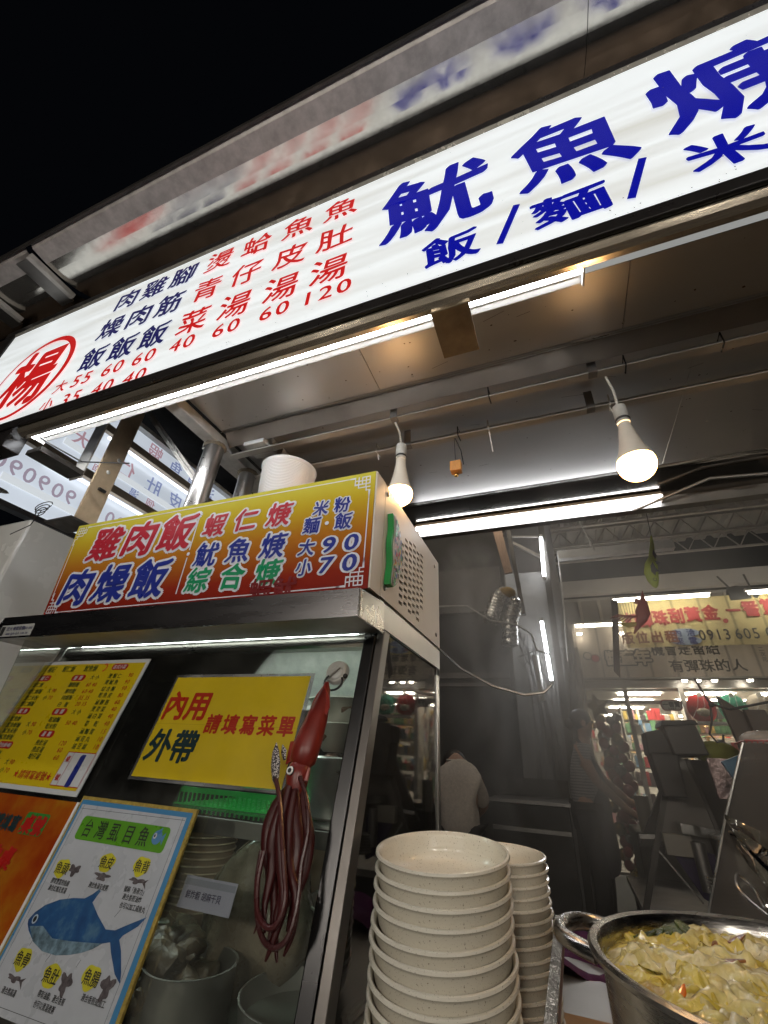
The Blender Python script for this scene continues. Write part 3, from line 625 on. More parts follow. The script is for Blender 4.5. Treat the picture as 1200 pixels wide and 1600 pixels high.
P = [(t_, u, v, .0155, 1) for t_, u, v in (('90', -1.181, -.089), ('90', -1.180, -.109), ('90', -1.178, -.128), ('80', -1.177, -.148), ('60', -1.174, -.167), ('40', -1.173, -.186), ('40', -1.171, -.205), ('40', -1.169, -.224), ('15', -1.166, -.244), ('10', -1.163, -.263), ('10', -1.162, -.282), ('60 40', -1.323, -.117), ('60 40', -1.322, -.137), ('55 35', -1.320, -.156), ('20 15', -1.317, -.174), ('50 40', -1.309, -.226), ('120', -1.295, -.278), ('60', -1.289, -.295), ('60', -1.286, -.313), ('90', -1.474, -.135), ('70', -1.470, -.157), ('90', -1.465, -.233), ('70', -1.459, -.256), ('90', -1.450, -.332), ('70', -1.449, -.352))]
P += [('★請填寫桌號★', -1.336, -.357, .020, 1)]
write(G, P, .0068, .008, .004, .06, MR, mn, label='red prices and footer')
obj('number_box', rect(G, -1.250, -1.147, -.374, -.298, .0068), WPP, mn)
obj('box_line', stroke(G, [(-1.250, -.374), (-1.147, -.374), (-1.147, -.298), (-1.250, -.298)], .0014, .0073, closed=True), MR, mn)
obj('box_line', stroke(G, [(-1.226, -.374), (-1.226, -.298)], .0012, .0073), MR, mn)
write(G, [('桌', -1.238, -.314, .015), ('號', -1.238, -.356, .015)], .0073, .02, 0, 0, MR, mn)
write(G, [('1', -1.187, -.337, .088, 1.1)], .0073, .03, .02, 0, print_mat('number_blue', (.02, .03, .20)), mn, label='blue number 1')
obj('shrimp_icon', stroke(G, [(-1.312+.010*math.cos(a), -.064+.011*math.sin(a)) for a in [2.2-.35*i for i in range(12)]], .005, .0068), mat('icon_orange', (.55, .10, .02), .4), mn)

od = thing('order_sheet', 'yellow laminated sheet asking diners to fill in the menu', 'notice', (-.78, .92, .04))
obj('pouch', slab(G, -1.003, -.560, -.345, -.090, .002, .0035), glassy('pouch_film', (.9, .9, .9), .03, .3, (.5, .5, .5)), od)
obj('sheet', slab(G, -.995, -.570, -.338, -.098, .0036, .0046), YEL, od)
cr = mat('crease', (.40, .28, .01), .5)
obj('crease', rect(G, -.995, -.57, -.2186, -.2180, .0050), cr, od)
write(G, [('內用', -.917, -.172, .070, 1), ('請填寫菜單', -.705, -.215, .043, 1, .13)], .0054, .030, 0, 0, print_mat('marker_red', (.42, .03, .012)), od, label='red handwritten style characters')
write(G, [('外帶', -.910, -.268, .070, 1)], .0054, .030, 0, 0, INKG, od, label='dark green handwritten style characters')

og = thing('orange_notice', 'orange red laminated notice half out of view beside the fish poster', 'notice', (-1.27, .85, -.3))
def mottled():
    m, t, b = nt('orange_print'); f = noise(t, 7, 4)
    t.links.new(ramp(t, f, [(.3, (.26, .022, .006)), (.5, (.34, .075, .008)), (.7, (.38, .18, .012))]), b.inputs['Base Color']); b.inputs['Roughness'].default_value = .15; b.inputs['Coat Weight'].default_value = .6
    bump(t, b, noise(t, 14, 3), .35, .01); return m
obj('sheet', slab(G, -1.43, -1.118, -.72, -.402, .003, .006), mottled(), og)
obj('edge_trim', slab(G, -1.118, -1.110, -.72, -.402, .003, .010), M['whitepl'], og)
obj('green_field', rrect(G, -1.268, -1.185, -.475, -.432, .006, .0064), print_mat('field_green', (.03, .20, .03)), og)
write(G, [('請填寫', -1.325, -.458, .032, .9)], .0068, .03, 0, 0, INKG, og)
write(G, [('桌號', -1.227, -.455, .036, 1.0), ('空的桌', -1.30, -.520, .040, 1.1), ('號單', -1.33, -.60, .040, 1.1)], .0070, .04, 0, 0, MR, og)

fp = thing('fish_poster', 'gold framed white poster of a blue milkfish and its cuts', 'poster', (-.92, .85, -.3))
obj('frame', slab(G, -1.108, -.758, -.72, -.388, .004, .010), mat('gold_frame', (.42, .30, .06), .45, .35, .3, 120, bmp=.8), fp)
obj('blue_border', rect(G, -1.103, -.766, -.72, -.395, .0104), print_mat('border_blue', (.06, .22, .42)), fp)
obj('sheet', rect(G, -1.096, -.778, -.72, -.404, .0108), print_mat('poster_white', (.46, .48, .52), .08, .3, .5), fp)
li = MB()
for a, b in (((-1.094, -.412), (-.78, -.409)), ((-1.094, -.711), (-.78, -.708)), ((-1.088, -.405), (-1.088, -.72)), ((-.787, -.405), (-.787, -.72))): stroke(G, [a, b], .0007, .0111, li)
for u, v, du, dv in ((-1.0, -.552, 0, -.008), (-.943, -.546, -.002, -.012), (-.852, -.556, -.008, -.012), (-.98, -.645, .006, .012), (-.90, -.640, .004, .01), (-1.04, -.632, .002, .01)): stroke(G, [(u, v), (u+du, v+dv)], .0008, .0111, li)
obj('guide_lines', li, INK, fp)
obj('title_field', rrect(G, -1.070, -.806, -.467, -.424, .009, .0112), print_mat('title_green', (.10, .30, .02)), fp)
write(G, [('台', -1.040, -.445, .032, .8), ('灣', -.998, -.445, .032, .9), ('虱', -.957, -.445, .032, .9), ('目', -.914, -.445, .032, .9), ('魚', -.872, -.445, .032, .9)], .0116, .006, 0, 0, INK, fp, label='black title characters')
ic = disc(G, -.835, -.443, .013, .012, .0116); poly2(G, [(-.824, -.443), (-.815, -.433), (-.817, -.455)], .0116, ic); poly2(G, [(-.838, -.432), (-.828, -.426), (-.828, -.436)], .0116, ic)
obj('fish_icon', ic, print_mat('icon_blue', (.10, .24, .45)), fp)
e_ = obj('icon_eye', disc(G, -.841, -.441, .0045, .005, .0119), WPP, fp); obj('icon_pupil', disc(G, -.842, -.441, .002, .0024, .0121), INK, fp)
for u, v in ((-1.058, -.517), (-.940, -.495), (-.845, -.491), (-1.040, -.650), (-.949, -.658), (-.856, -.646)): obj('yellow_splash', disc(G, u, v, .021, .0155, .0112, None, 28, .12), mat('splash_yellow', (.55, .50, .03), .35), fp)
write(G, [('魚頭', -1.057, -.517, .019, .95), ('魚皮', -.940, -.495, .019, .95), ('魚背', -.843, -.491, .019, .95), ('魚骨', -1.039, -.650, .019, .95), ('魚肚', -.949, -.658, .019, .95), ('魚腸', -.853, -.646, .019, .95)], .0116, .012, 0, 0, INK, fp)
write(G, [('膠質豐富的魚頭', -1.043, -.538, .009, .8), ('適合紅燒及煮湯', -1.041, -.549, .009, .8), ('適合魚湯及煮粥', -.934, -.532, .009, .8), ('號稱「魚菲力」', -.836, -.527, .009, .85), ('適合香煎油炸', -.836, -.538, .009, .85), ('也可以加工成魚丸', -.826, -.550, .009, .85), ('適合熬高湯', -1.033, -.691, .009, .8), ('帶有油脂，適合香煎', -.926, -.681, .009, .8), ('也可以煮湯煮粥', -.933, -.693, .009, .8), ('適合香煎或加工', -.829, -.669, .009, .85)], .0112, .012, 0, 0, INK, fp, label='small black captions')
def fishcol():
    m, t, b = nt('blue_fish_print'); f = noise(t, 22, 6)
    t.links.new(ramp(t, f, [(.28, (.012, .045, .14)), (.52, (.02, .085, .22)), (.74, (.10, .20, .28))]), b.inputs['Base Color']); b.inputs['Roughness'].default_value = .4; return m
body = [(-1.078, -.600), (-1.070, -.588), (-1.052, -.575), (-1.020, -.563), (-.985, -.556), (-.955, -.553), (-.940, -.545), (-.928, -.536), (-.922, -.538), (-.930, -.556), (-.900, -.572), (-.868, -.586), (-.845, -.584), (-.815, -.571), (-.783, -.558), (-.795, -.572), (-.822, -.588), (-.826, -.594), (-.812, -.606), (-.793, -.630), (-.786, -.643), (-.806, -.634), (-.833, -.612), (-.845, -.600), (-.862, -.604), (-.880, -.614), (-.902, -.622), (-.930, -.629), (-.962, -.634), (-1.0, -.634), (-1.035, -.626), (-1.062, -.614), (-1.074, -.606)]
obj('fish_picture', poly2(G, body, .0113), fishcol(), fp)
be_ = [(-1.065, -.608), (-1.03, -.603), (-.99, -.615), (-.94, -.612), (-.90, -.608), (-.862, -.604), (-.880, -.614), (-.902, -.622), (-.930, -.629), (-.962, -.634), (-1.0, -.634), (-1.035, -.626)]
obj('fish_belly', poly2(G, be_, .0116), mat('belly_pale', (.13, .20, .25), .4, 0, .6, 60), fp)
obj('fish_eye', disc(G, -1.060, -.597, .007, .007, .0119), print_mat('eye_pale', (.35, .42, .5)), fp); obj('fish_pupil', disc(G, -1.060, -.597, .0042, .0045, .0122), INK, fp)
for u, v, a, b in ((-1.020, -.516, .015, .008), (-.936, -.517, .018, .006), (-.842, -.513, .018, .004), (-1.036, -.675, .018, .004), (-.908, -.661, .013, .013), (-.812, -.651, .013, .014)): 
    cp = disc(G, u, v, a, b, .0116, None, 28, .5)
    if u in (-.842, -1.036): poly2(G, [(u+.014, v), (u+.030, v+.005), (u+.024, v-.001), (u+.030, v-.010)], .0116, cp)
    obj('cut_picture', cp, mat('cut_brown', (.09, .075, .08), .5, 0, .6, 120), fp)

def gp_(u, v, n=.03): return G.p(u*.966+max(0, -v-.33)*.22, v*.955-.012, n)
# suction hook, band and toy squid (in front of the glass)
hk = thing('suction_hook', 'round grey suction hook stuck on the glass above the toy squid', 'hook', (-.50, .95, .17))
def gdisc(u, v, r, n0, n1, mb=None):
    mb = mb or MB(); k = 28
    a = [G.p(u+r*math.cos(2*math.pi*j/k), v+r*math.sin(2*math.pi*j/k), n0) for j in range(k)]
    b = [G.p(u+r*.82*math.cos(2*math.pi*j/k), v+r*.82*math.sin(2*math.pi*j/k), n1) for j in range(k)]
    return mb.hexa(a, b)
obj('base', gdisc(-.502, -.087, .031, -.006, .007), mat('hook_grey', (.42, .41, .38), .35), hk, bevel=.003)
obj('cap', gdisc(-.498, -.092, .017, .007, .012), mat('hook_light', (.50, .50, .48), .4), hk, bevel=.003)
obj('hook_finger', MB().tube([G.p(-.515, -.102, .012), G.p(-.505, -.096, .018), G.p(-.490, -.080, .016)], .005, 8), MATS['hook_grey'], hk, smooth=True)
nb = [(-.500+.024*math.cos(a)-.010, -.108+.024*math.sin(a)*.85-.006) for a in [R(30)-i*R(20) for i in range(14)]]
solo('black_band', MB().tube([gp_(u, v, .024) for u, v in nb], .0026, 7).ball(gp_(-.481, -.100, .024), .006, 6), M['black'], 'black elastic band looped between the hook and the squid', 'band', smooth=True)
sq = thing('toy_squid', 'shiny red plastic toy squid hanging by its tail on the showcase glass', 'toy squid', G.p(-.51, -.3, .03))
def sqmat():
    m, t, b = nt('squid_red'); f = noise(t, 14, 5, stretch=(1, 1, .4))
    t.links.new(ramp(t, f, [(.3, (.10, .011, .008)), (.55, (.20, .020, .013)), (.8, (.30, .04, .024))]), b.inputs['Base Color']); b.inputs['Roughness'].default_value = .36
    bump(t, b, noise(t, 40, 3, stretch=(1, 1, .2)), .25); return m
SQ = sqmat()
obj('mantle', MB().tube([gp_(-.524, -.118), gp_(-.522, -.135), gp_(-.524, -.165), gp_(-.528, -.20), gp_(-.533, -.235), gp_(-.537, -.265), gp_(-.539, -.290), gp_(-.540, -.300)], [.005, .011, .018, .025, .029, .031, .029, .020], 20, .8), SQ, sq, smooth=True)
fin = [(-.524, -.125), (-.515, -.140), (-.503, -.158), (-.497, -.178), (-.500, -.197), (-.510, -.190), (-.520, -.170)]
fin2 = [(-.527, -.128), (-.540, -.150), (-.546, -.172), (-.536, -.200), (-.528, -.175)]
obj('fin', MB().poly([gp_(u, v, .036) for u, v in fin], GN*.003), mat('squid_fin', (.28, .025, .015), .35, 0, .2, 30), sq, bevel=.001)
obj('fin', MB().poly([gp_(u, v, .034) for u, v in fin2], GN*.003), MATS['squid_fin'], sq, bevel=.001)
obj('side_tab', MB().poly([gp_(-.583, -.252, .025), gp_(-.570, -.250, .025), gp_(-.566, -.290, .025), gp_(-.580, -.298, .025)], GN*.003), MATS['squid_fin'], sq)
obj('head', MB().tube([gp_(-.540, -.292), gp_(-.541, -.300), gp_(-.541, -.318), gp_(-.540, -.340), gp_(-.540, -.358)], [.016, .0235, .025, .021, .013], 20, .8), SQ, sq, smooth=True)
eye = obj('eye', gdisc(-.530, -.3123, .0095, .030, .0535), M['black'], sq)
obj('iris', gdisc(-.530, -.3123, .0075, .0536, .0545), M['white'], sq); obj('pupil', gdisc(-.530, -.3123, .0042, .0546, .0552), M['black'], sq)
arms = [([(-.552, -.335), (-.580, -.372), (-.597, -.41), (-.594, -.450), (-.578, -.485), (-.570, -.53), (-.576, -.57)], [.009, .015, .015, .013, .009, .006, .002], .028),
 ([(-.548, -.340), (-.566, -.385), (-.578, -.43), (-.572, -.475), (-.580, -.52), (-.574, -.555)], [.008, .011, .011, .009, .006, .002], .044),
 ([(-.542, -.345), (-.548, -.390), (-.556, -.44), (-.548, -.49), (-.560, -.54), (-.552, -.585)], [.009, .013, .012, .010, .007, .002], .034),
 ([(-.538, -.345), (-.532, -.390), (-.524, -.43), (-.530, -.48), (-.546, -.53), (-.560, -.57)], [.009, .013, .013, .010, .007, .002], .040),
 ([(-.530, -.340), (-.518, -.380), (-.506, -.42), (-.510, -.465), (-.528, -.51), (-.54, -.548)], [.008, .012, .013, .010, .007, .002], .030),
 ([(-.544, -.345), (-.556, -.41), (-.548, -.46), (-.536, -.51), (-.548, -.555), (-.562, -.585)], [.007, .010, .010, .009, .006, .002], .054),
 ([(-.560, -.345), (-.590, -.40), (-.600, -.44), (-.590, -.50), (-.60, -.535), (-.612, -.56)], [.006, .008, .008, .006, .004, .001], .020),
 ([(-.534, -.35), (-.540, -.40), (-.536, -.46), (-.516, -.50), (-.518, -.545), (-.532, -.575)], [.007, .010, .010, .008, .006, .002], .048)]
def smooth_path(pts, rs, k=4):
    P, Q = [], []
    n = len(pts)
    for i in range(n-1):
        a, b, c, d = pts[max(i-1, 0)], pts[i], pts[i+1], pts[min(i+2, n-1)]
        for j in range(k):
            t = j/k
            P.append(tuple(.5*((2*b[x])+(-a[x]+c[x])*t+(2*a[x]-5*b[x]+4*c[x]-d[x])*t*t+(-a[x]+3*b[x]-3*c[x]+d[x])*t**3) for x in range(len(b))))
            Q.append(rs[i]*(1-t)+rs[i+1]*t)
    P.append(tuple(pts[-1])); Q.append(rs[-1]); return P, Q
for pts, rs, n in arms:
    pp, rr = smooth_path(pts, rs)
    obj('arm', MB().tube([gp_(u, v, n) for u, v in pp], rr, 12, .7), mat('squid_arm', (.045, .006, .006), .42, 0, .35, 12, bmp=.05, spec=.35), sq, smooth=True)
TM = mat('tentacle_dark', (.055, .018, .018), .3, 0, .2, 30)
loops = [[(-.518, -.325), (-.500, -.36), (-.492, -.41), (-.502, -.46), (-.506, -.51), (-.520, -.552), (-.548, -.568), (-.576, -.552), (-.592, -.50), (-.590, -.45)],
 [(-.570, -.335), (-.556, -.37), (-.545, -.42), (-.534, -.47), (-.527, -.51), (-.540, -.540), (-.560, -.546), (-.580, -.530), (-.586, -.49), (-.580, -.45)]]
for k, lp in enumerate(loops):
    pp, rr = smooth_path(lp, [.0032]*len(lp), 5)
    obj('tentacle', MB().tube([gp_(u, v, .058+.006*k) for u, v in pp], .0044, 8), TM if k == 0 else mat('tentacle_red', (.07, .018, .018), .3), sq, smooth=True)
def club():
    m, t, b = nt('speckled_club'); v = t.nodes.new('ShaderNodeTexVoronoi'); v.inputs['Scale'].default_value = 330
    tc = t.nodes.new('ShaderNodeTexCoord'); t.links.new(tc.outputs['Object'], v.inputs['Vector'])
    t.links.new(ramp(t, v.outputs['Distance'], [(.35, (.60, .55, .52)), (.5, (.03, .02, .02))]), b.inputs['Base Color']); b.inputs['Roughness'].default_value = .35; return m
CL = club()
obj('club', MB().tube([gp_(-.603, -.262, .05), gp_(-.598, -.280, .05), gp_(-.588, -.305, .052), gp_(-.577, -.330, .055), gp_(-.571, -.345, .058)], [.001, .008, .011, .008, .003], 12, .5), CL, sq, smooth=True)
obj('club', MB().tube([gp_(-.594, -.262, .038), gp_(-.586, -.276, .038), gp_(-.578, -.292, .038)], [.001, .007, .003], 10, .5), CL, sq, smooth=True)
obj('barb', MB().tube([gp_(-.513, -.305, .04), gp_(-.510, -.33, .045)], [.002, .004], 8), mat('pink_plastic', (.5, .2, .18), .35), sq)

# ================================================================ BOWLS
def stoneware():
    m, t, b = nt('cream_stoneware')
    f = noise(t, 420, 2); c1 = ramp(t, f, [(.30, (.34, .28, .20)), (.36, (.80, .75, .64))])
    f2 = noise(t, 7, 4); c2 = ramp(t, f2, [(.3, .90), (.7, 1.0)])
    mx = t.nodes.new('ShaderNodeMix'); mx.data_type = 'RGBA'; mx.blend_type = 'MULTIPLY'; mx.inputs[0].default_value = 1
    t.links.new(c1, mx.inputs[6]); t.links.new(c2, mx.inputs[7]); t.links.new(mx.outputs[2], b.inputs['Base Color'])
    b.inputs['Roughness'].default_value = .26; b.inputs['Coat Weight'].default_value = .3; bump(t, b, noise(t, 90, 2), .05); return m
ST = stoneware()
def bowl_mesh(r):
    s = r/.1; h_ = r/.1
    pr = [(.001, .0035), (.045, .0035), (.050, 0), (.056, 0), (.060, .004), (.082, .010), (.0900, .018), (.0930, .026), (.0958, .0415), (.0992, .0450), (.1010, .0470), (.1002, .0500), (.0970, .0505), (.0945, .0485), (.0928, .043), (.0910, .027), (.087, .018), (.076, .012), (.055, .0095), (.001, .0085)]
    return MB().lathe([(a*s, b*h_) for a, b in pr], (0, 0, 0), 72)
ORD = ['topmost']+[w_+' from the top' for w_ in 'second third fourth fifth sixth seventh eighth ninth tenth eleventh twelfth thirteenth fourteenth fifteenth sixteenth seventeenth eighteenth nineteenth twentieth'.split()]
def bowl_stack(cx, cy, ztop, r, n, pitch, grp, lab, tilt=(0, 0), lean=(0, 0)):
    b0 = obj('bowl', bowl_mesh(r), ST, smooth=True)
    for i in range(n):
        o = b0 if i == 0 else b0.copy()
        if i: COL.objects.link(o)
        j = random.uniform
        o.location = (cx+lean[0]*i+j(-.0016, .0016), cy+lean[1]*i+j(-.0016, .0016), ztop-.0505*r/.1-pitch*i+(j(-.0010, .0010) if i else 0))
        o.rotation_euler = (tilt[0]+j(-.011, .011), tilt[1]+j(-.011, .011), 0)
        o['category'] = 'bowl'; o['group'] = grp
        o['label'] = lab % ORD[i]
    return b0
bowl_stack(-.2385, .94, -.139, .1175, 13, .0209, 'cream bowls in the near stack', 'cream speckled bowl, %s in the near stack', (R(7), R(-1)), (.0002, -.0028))
bowl_stack(-.179, 1.175, -.167, .102, 15, .0170, 'cream bowls in the rear stack', 'cream speckled bowl, %s in the rear stack', (R(3), 0))
stn = MB()
for a, z in ((-92, -.213), (-86, -.213), (-68, -.214), (-60, -.212), (-96, -.238), (-108, -.385), (-104, -.386)):
    a = R(a)
    for q in range(5):
        a2 = a+random.uniform(-.05, .05); zz = z+random.uniform(-.002, .003); rr = random.uniform(.002, .0045); c = Vector((-.239+.1118*math.cos(a2), .9385+.1118*math.sin(a2), zz))
        tdir = Vector((-math.sin(a2), math.cos(a2), 0)); nn = Vector((math.cos(a2), math.sin(a2), 0))
        stn.add([c+nn*(.0012+.0001*q)+tdir*rr*1.5*math.cos(k)*random.uniform(.7, 1)+Vector((0, 0, 1))*rr*.6*math.sin(k) for k in [0, 1, 2, 3.1, 4.2, 5.2]], [tuple(range(6))])
solo('soup_stain', stn, mat('stain_dark', (.05, .035, .02), .3), 'dark dried soup splashes on the near bowl stack', 'stain', kind='stuff')

# acrylic splash guard
ag = thing('splash_guard', 'brown tinted plastic splash guard standing right of the bowls', 'guard', (-.06, .95, -.45))
obj('front_edge', MB().hexa([(-.118, .90, -.42), (-.096, .90, -.42), (-.044, .90, -.198), (-.056, .90, -.197)], [(-.118, .906, -.42), (-.096, .906, -.42), (-.044, .906, -.198), (-.056, .906, -.197)]), mat('crinkled_film', (.42, .41, .40), .22, .6, .3, 40, bmp=1.0), ag)
obj('sheet', MB().hexa([(-.094, .9065, -.42), (-.090, .9065, -.42), (-.041, .9065, -.200), (-.044, .9065, -.198)], [(-.094, 1.02, -.42), (-.090, 1.02, -.42), (-.045, 1.00, -.215), (-.048, 1.00, -.213)]), mat('tinted_sheet', (.20, .125, .10), .2, 0, .3, 4, coat=.5, stretch=(1, 1, .2)), ag)
solo('cardboard_sheet', MB().box(-.12, .05, 1.06, 1.32, -.449, -.437), mat('cardboard', (.36, .19, .07), .7, 0, .2, 12), 'flat piece of brown cardboard on the counter beside the pot', 'cardboard')
cl = MB(); n_ = 14
for i in range(n_+1):
    for j in range(n_+1):
        u, v = i/n_, j/n_; cl.v.append((-.18+.34*u, 1.55+.25*v, -.44+.018*math.sin(u*9+v*4)+.012*math.sin(v*13)))
cl.f = [(i*(n_+1)+j, (i+1)*(n_+1)+j, (i+1)*(n_+1)+j+1, i*(n_+1)+j+1) for i in range(n_) for j in range(n_)]
solo('purple_cloth', cl, mat('cloth_purple', (.09, .02, .08), .9, 0, .2, 40), 'crumpled purple cloth on the counter behind the pot', 'cloth', smooth=True)

# ================================================================ POT OF CABBAGE SOUP
PC = (.222, .815); PR = .232; ZR = -.197
pot = thing('stock_pot', 'large steel pot brim full of simmering cabbage soup', 'pot', (PC[0], PC[1], -.45))
potm = mat('pot_aluminium', (.45, .43, .41), .25, 1, .12, 10, bmp=.2, stretch=(1, 1, 6))
obj('pot_body', MB().lathe([(.001, -.448), (PR*.90, -.448), (PR*.93, -.43), (PR*.955, ZR-.012), (PR*.985, ZR-.008), (PR*1.012, ZR-.004), (PR*1.016, ZR+.001), (PR*1.0, ZR+.004), (PR*.965, ZR+.002), (PR*.945, ZR-.006), (PR*.935, ZR-.02), (PR*.93, ZR-.20), (.001, ZR-.21)], (PC[0], PC[1], 0), 96), potm, pot, smooth=True)
ha = R(158)
hc = Vector((PC[0]+PR*math.cos(ha), PC[1]+PR*math.sin(ha), ZR-.018)); hd_ = Vector((math.cos(ha), math.sin(ha), .12)); ht = Vector((-math.sin(ha), math.cos(ha), 0))
pp, rr = smooth_path([tuple(hc+ht*a+hd_*b) for a, b in ((-.062, -.012), (-.060, .012), (-.048, .040), (-.018, .054), (.018, .054), (.048, .040), (.060, .012), (.062, -.012))], [.010]*8, 4)
obj('handle', MB().tube(pp, .0105, 12), potm, pot, smooth=True)
def soupmat():
    m, t, b = nt('soup_broth'); f = noise(t, 16, 5)
    t.links.new(ramp(t, f, [(.3, (.30, .19, .035)), (.55, (.46, .33, .08)), (.75, (.52, .42, .16))]), b.inputs['Base Color']); b.inputs['Roughness'].default_value = .08
    bump(t, b, noise(t, 34, 4), .8, .006); return m
from mathutils import noise as NZ
def soup_h(x, y):
    p = Vector((x*22, y*22, 1.3)); w_ = NZ.noise_vector(p)*.9
    a = 1-abs(NZ.noise(p+w_)); b = 1-abs(NZ.noise(Vector((x*52, y*52, 4.2))+w_*1.5)); c = NZ.noise(Vector((x*130, y*130, 2)))
    return .024*(a-.75)+.011*(b-.75)+.0022*c
sp_ = MB(); ng = 210
idx = {}
for i in range(ng+1):
    for j in range(ng+1):
        x, y = (i/ng*2-1)*PR*.95, (j/ng*2-1)*PR*.95; r = math.hypot(x, y)
        if r > PR*.955: continue
        e = min(1, (PR*.95-r)/.03); idx[i, j] = len(sp_.v)
        sp_.v.append((PC[0]+x, PC[1]+y, ZR-.020+.012*(1-(r/PR)**2)+max(-.007, soup_h(x, y))*max(0, e)))
for (i, j) in idx:
    q4 = [(i, j), (i+1, j), (i+1, j+1), (i, j+1)]
    if all(k in idx for k in q4): sp_.f.append(tuple(idx[k] for k in q4))
def cabbage_mat():
    m, t, b = nt('cabbage_soup')
    f = noise(t, 13, 3); g = noise(t, 34, 5, stretch=(1, .5, 1)); h = noise(t, 7, 2)
    c1 = ramp(t, f, [(.30, (.36, .22, .03)), (.40, (.54, .40, .06)), (.50, (.66, .53, .12)), (.60, (.70, .61, .26)), (.70, (.76, .70, .48))])
    c2 = ramp(t, g, [(.32, (.62, .48, .28)), (.44, (.92, .88, .75)), (.55, (1, 1, 1)), (.72, (1.0, .94, .72))])
    mx = t.nodes.new('ShaderNodeMix'); mx.data_type = 'RGBA'; mx.blend_type = 'MULTIPLY'; mx.inputs[0].default_value = 1
    t.links.new(c1, mx.inputs[6]); t.links.new(c2, mx.inputs[7]); t.links.new(mx.outputs[2], b.inputs['Base Color'])
    b.inputs['Roughness'].default_value = .16; b.inputs['Subsurface Weight'].default_value = .2; b.inputs['Subsurface Radius'].default_value = (.012, .009, .003)
    b.inputs['Coat Weight'].default_value = .6; b.inputs['Coat Roughness'].default_value = .04
    bump(t, b, noise(t, 70, 5, stretch=(1, .5, 1)), .7, .006); return m
me_ = obj('cabbage_and_broth', sp_, cabbage_mat(), pot, kind='stuff'); me_.data.polygons.foreach_set('use_smooth', [True]*len(me_.data.polygons))
def leafmat(name, a, b_, c):
    m, t, b = nt(name); f = noise(t, 26, 5)
    t.links.new(ramp(t, f, [(.3, a), (.52, b_), (.74, c)]), b.inputs['Base Color']); b.inputs['Roughness'].default_value = .17; b.inputs['Coat Weight'].default_value = .5; b.inputs['Coat Roughness'].default_value = .05
    b.inputs['Subsurface Weight'].default_value = .2; b.inputs['Subsurface Radius'].default_value = (.01, .008, .003)
    bump(t, b, noise(t, 60, 5, stretch=(1, .35, 1)), .7, .006); return m
LM = [leafmat('cabbage_pale', (.54, .42, .12), (.66, .57, .24), (.73, .67, .40)), leafmat('cabbage_yellow', (.54, .40, .05), (.65, .52, .10), (.70, .60, .18)), leafmat('cabbage_white', (.58, .49, .24), (.70, .63, .38), (.76, .71, .52))]
lv = [MB() for _ in LM]
rr_ = random.Random(5)
for q in range(110):
    r = PR*.84*math.sqrt(rr_.random()); a = rr_.uniform(0, 6.283)
    dx, dy = r*math.cos(a), r*math.sin(a)
    L, Wd = rr_.uniform(.022, .046), rr_.uniform(.012, .026); th = rr_.uniform(0, 6.283)
    mb = lv[rr_.choices(range(3), (4, 4, 3))[0]]; o_ = len(mb.v); nu, nv = 12, 8
    ph = [rr_.uniform(0, 6) for _ in range(4)]; lift = rr_.uniform(-.001, .006)
    for i in range(nu+1):
        for j in range(nv+1):
            u, v = i/nu*2-1, j/nv*2-1
            rag = 1+.18*math.sin(u*9+ph[0])*abs(v)**2; x = u*L*(1+.10*math.sin(v*6+ph[1])); y = v*Wd*math.sqrt(max(.02, 1-u*u*.97))*rag
            X, Y = dx+x*math.cos(th)-y*math.sin(th), dy+x*math.sin(th)+y*math.cos(th)
            rr2 = math.hypot(X, Y); edge = max(abs(u), abs(v))
            z = ZR-.020+.012*(1-(rr2/PR)**2)+max(-.007, soup_h(X, Y))*.75+lift+.004-.007*edge**3+.0035*math.sin(u*4+ph[2])*math.cos(v*5+ph[3])+.0012*math.sin(v*19+u*4)
            if rr2 > PR*.93: X *= PR*.93/rr2; Y *= PR*.93/rr2
            mb.v.append((PC[0]+X, PC[1]+Y, z))
    mb.f += [(o_+i*(nv+1)+j, o_+(i+1)*(nv+1)+j, o_+(i+1)*(nv+1)+j+1, o_+i*(nv+1)+j+1) for i in range(nu) for j in range(nv)]
for mb, m_ in zip(lv, LM):
    o = obj('cabbage_leaves', mb, m_, pot, kind='stuff'); o.data.polygons.foreach_set('use_smooth', [True]*len(o.data.polygons))
def chip(cx, cy, cz, L, w_, th, m_, name):
    r_ = math.hypot(cx-PC[0], cy-PC[1]); cz = ZR-.014+.012*(1-(r_/PR)**2)+max(-.007, soup_h(cx-PC[0], cy-PC[1]))
    mb = MB(); k = 9
    a = [(cx+(L*math.cos(t)*math.cos(th)-w_*math.sin(t)*math.sin(th))*(1+.15*math.sin(3*t)), cy+L*math.cos(t)*math.sin(th)+w_*math.sin(t)*math.cos(th), cz+.006*math.cos(t)) for t in [2*math.pi*j/k for j in range(k)]]
    mb.hexa(a, [(x, y, z+.003) for x, y, z in a]); obj(name, mb, m_, pot, bevel=.001)
CAR = mat('carrot', (.62, .13, .01), .25, 0, .15, 40, coat=.5); MUS = mat('mushroom', (.22, .09, .03), .3, 0, .3, 60, coat=.4); GRN = mat('dark_greens', (.05, .07, .012), .25, 0, .5, 60, coat=.4, bmp=.8)
chip(.245, .872, -.172, .022, .008, -.5, CAR, 'carrot_slice'); chip(.275, .83, -.170, .02, .009, .3, CAR, 'carrot_slice'); chip(.075, .72, -.195, .008, .004, .8, CAR, 'carrot_slice')
chip(.150, .92, -.178, .010, .006, 1.2, MUS, 'mushroom_piece'); chip(.180, .93, -.178, .012, .007, .1, MUS, 'mushroom_piece'); chip(.14, .83, -.166, .024, .006, -.3, MUS, 'mushroom_piece'); chip(.26, .77, -.162, .012, .006, .9, MUS, 'mushroom_piece')
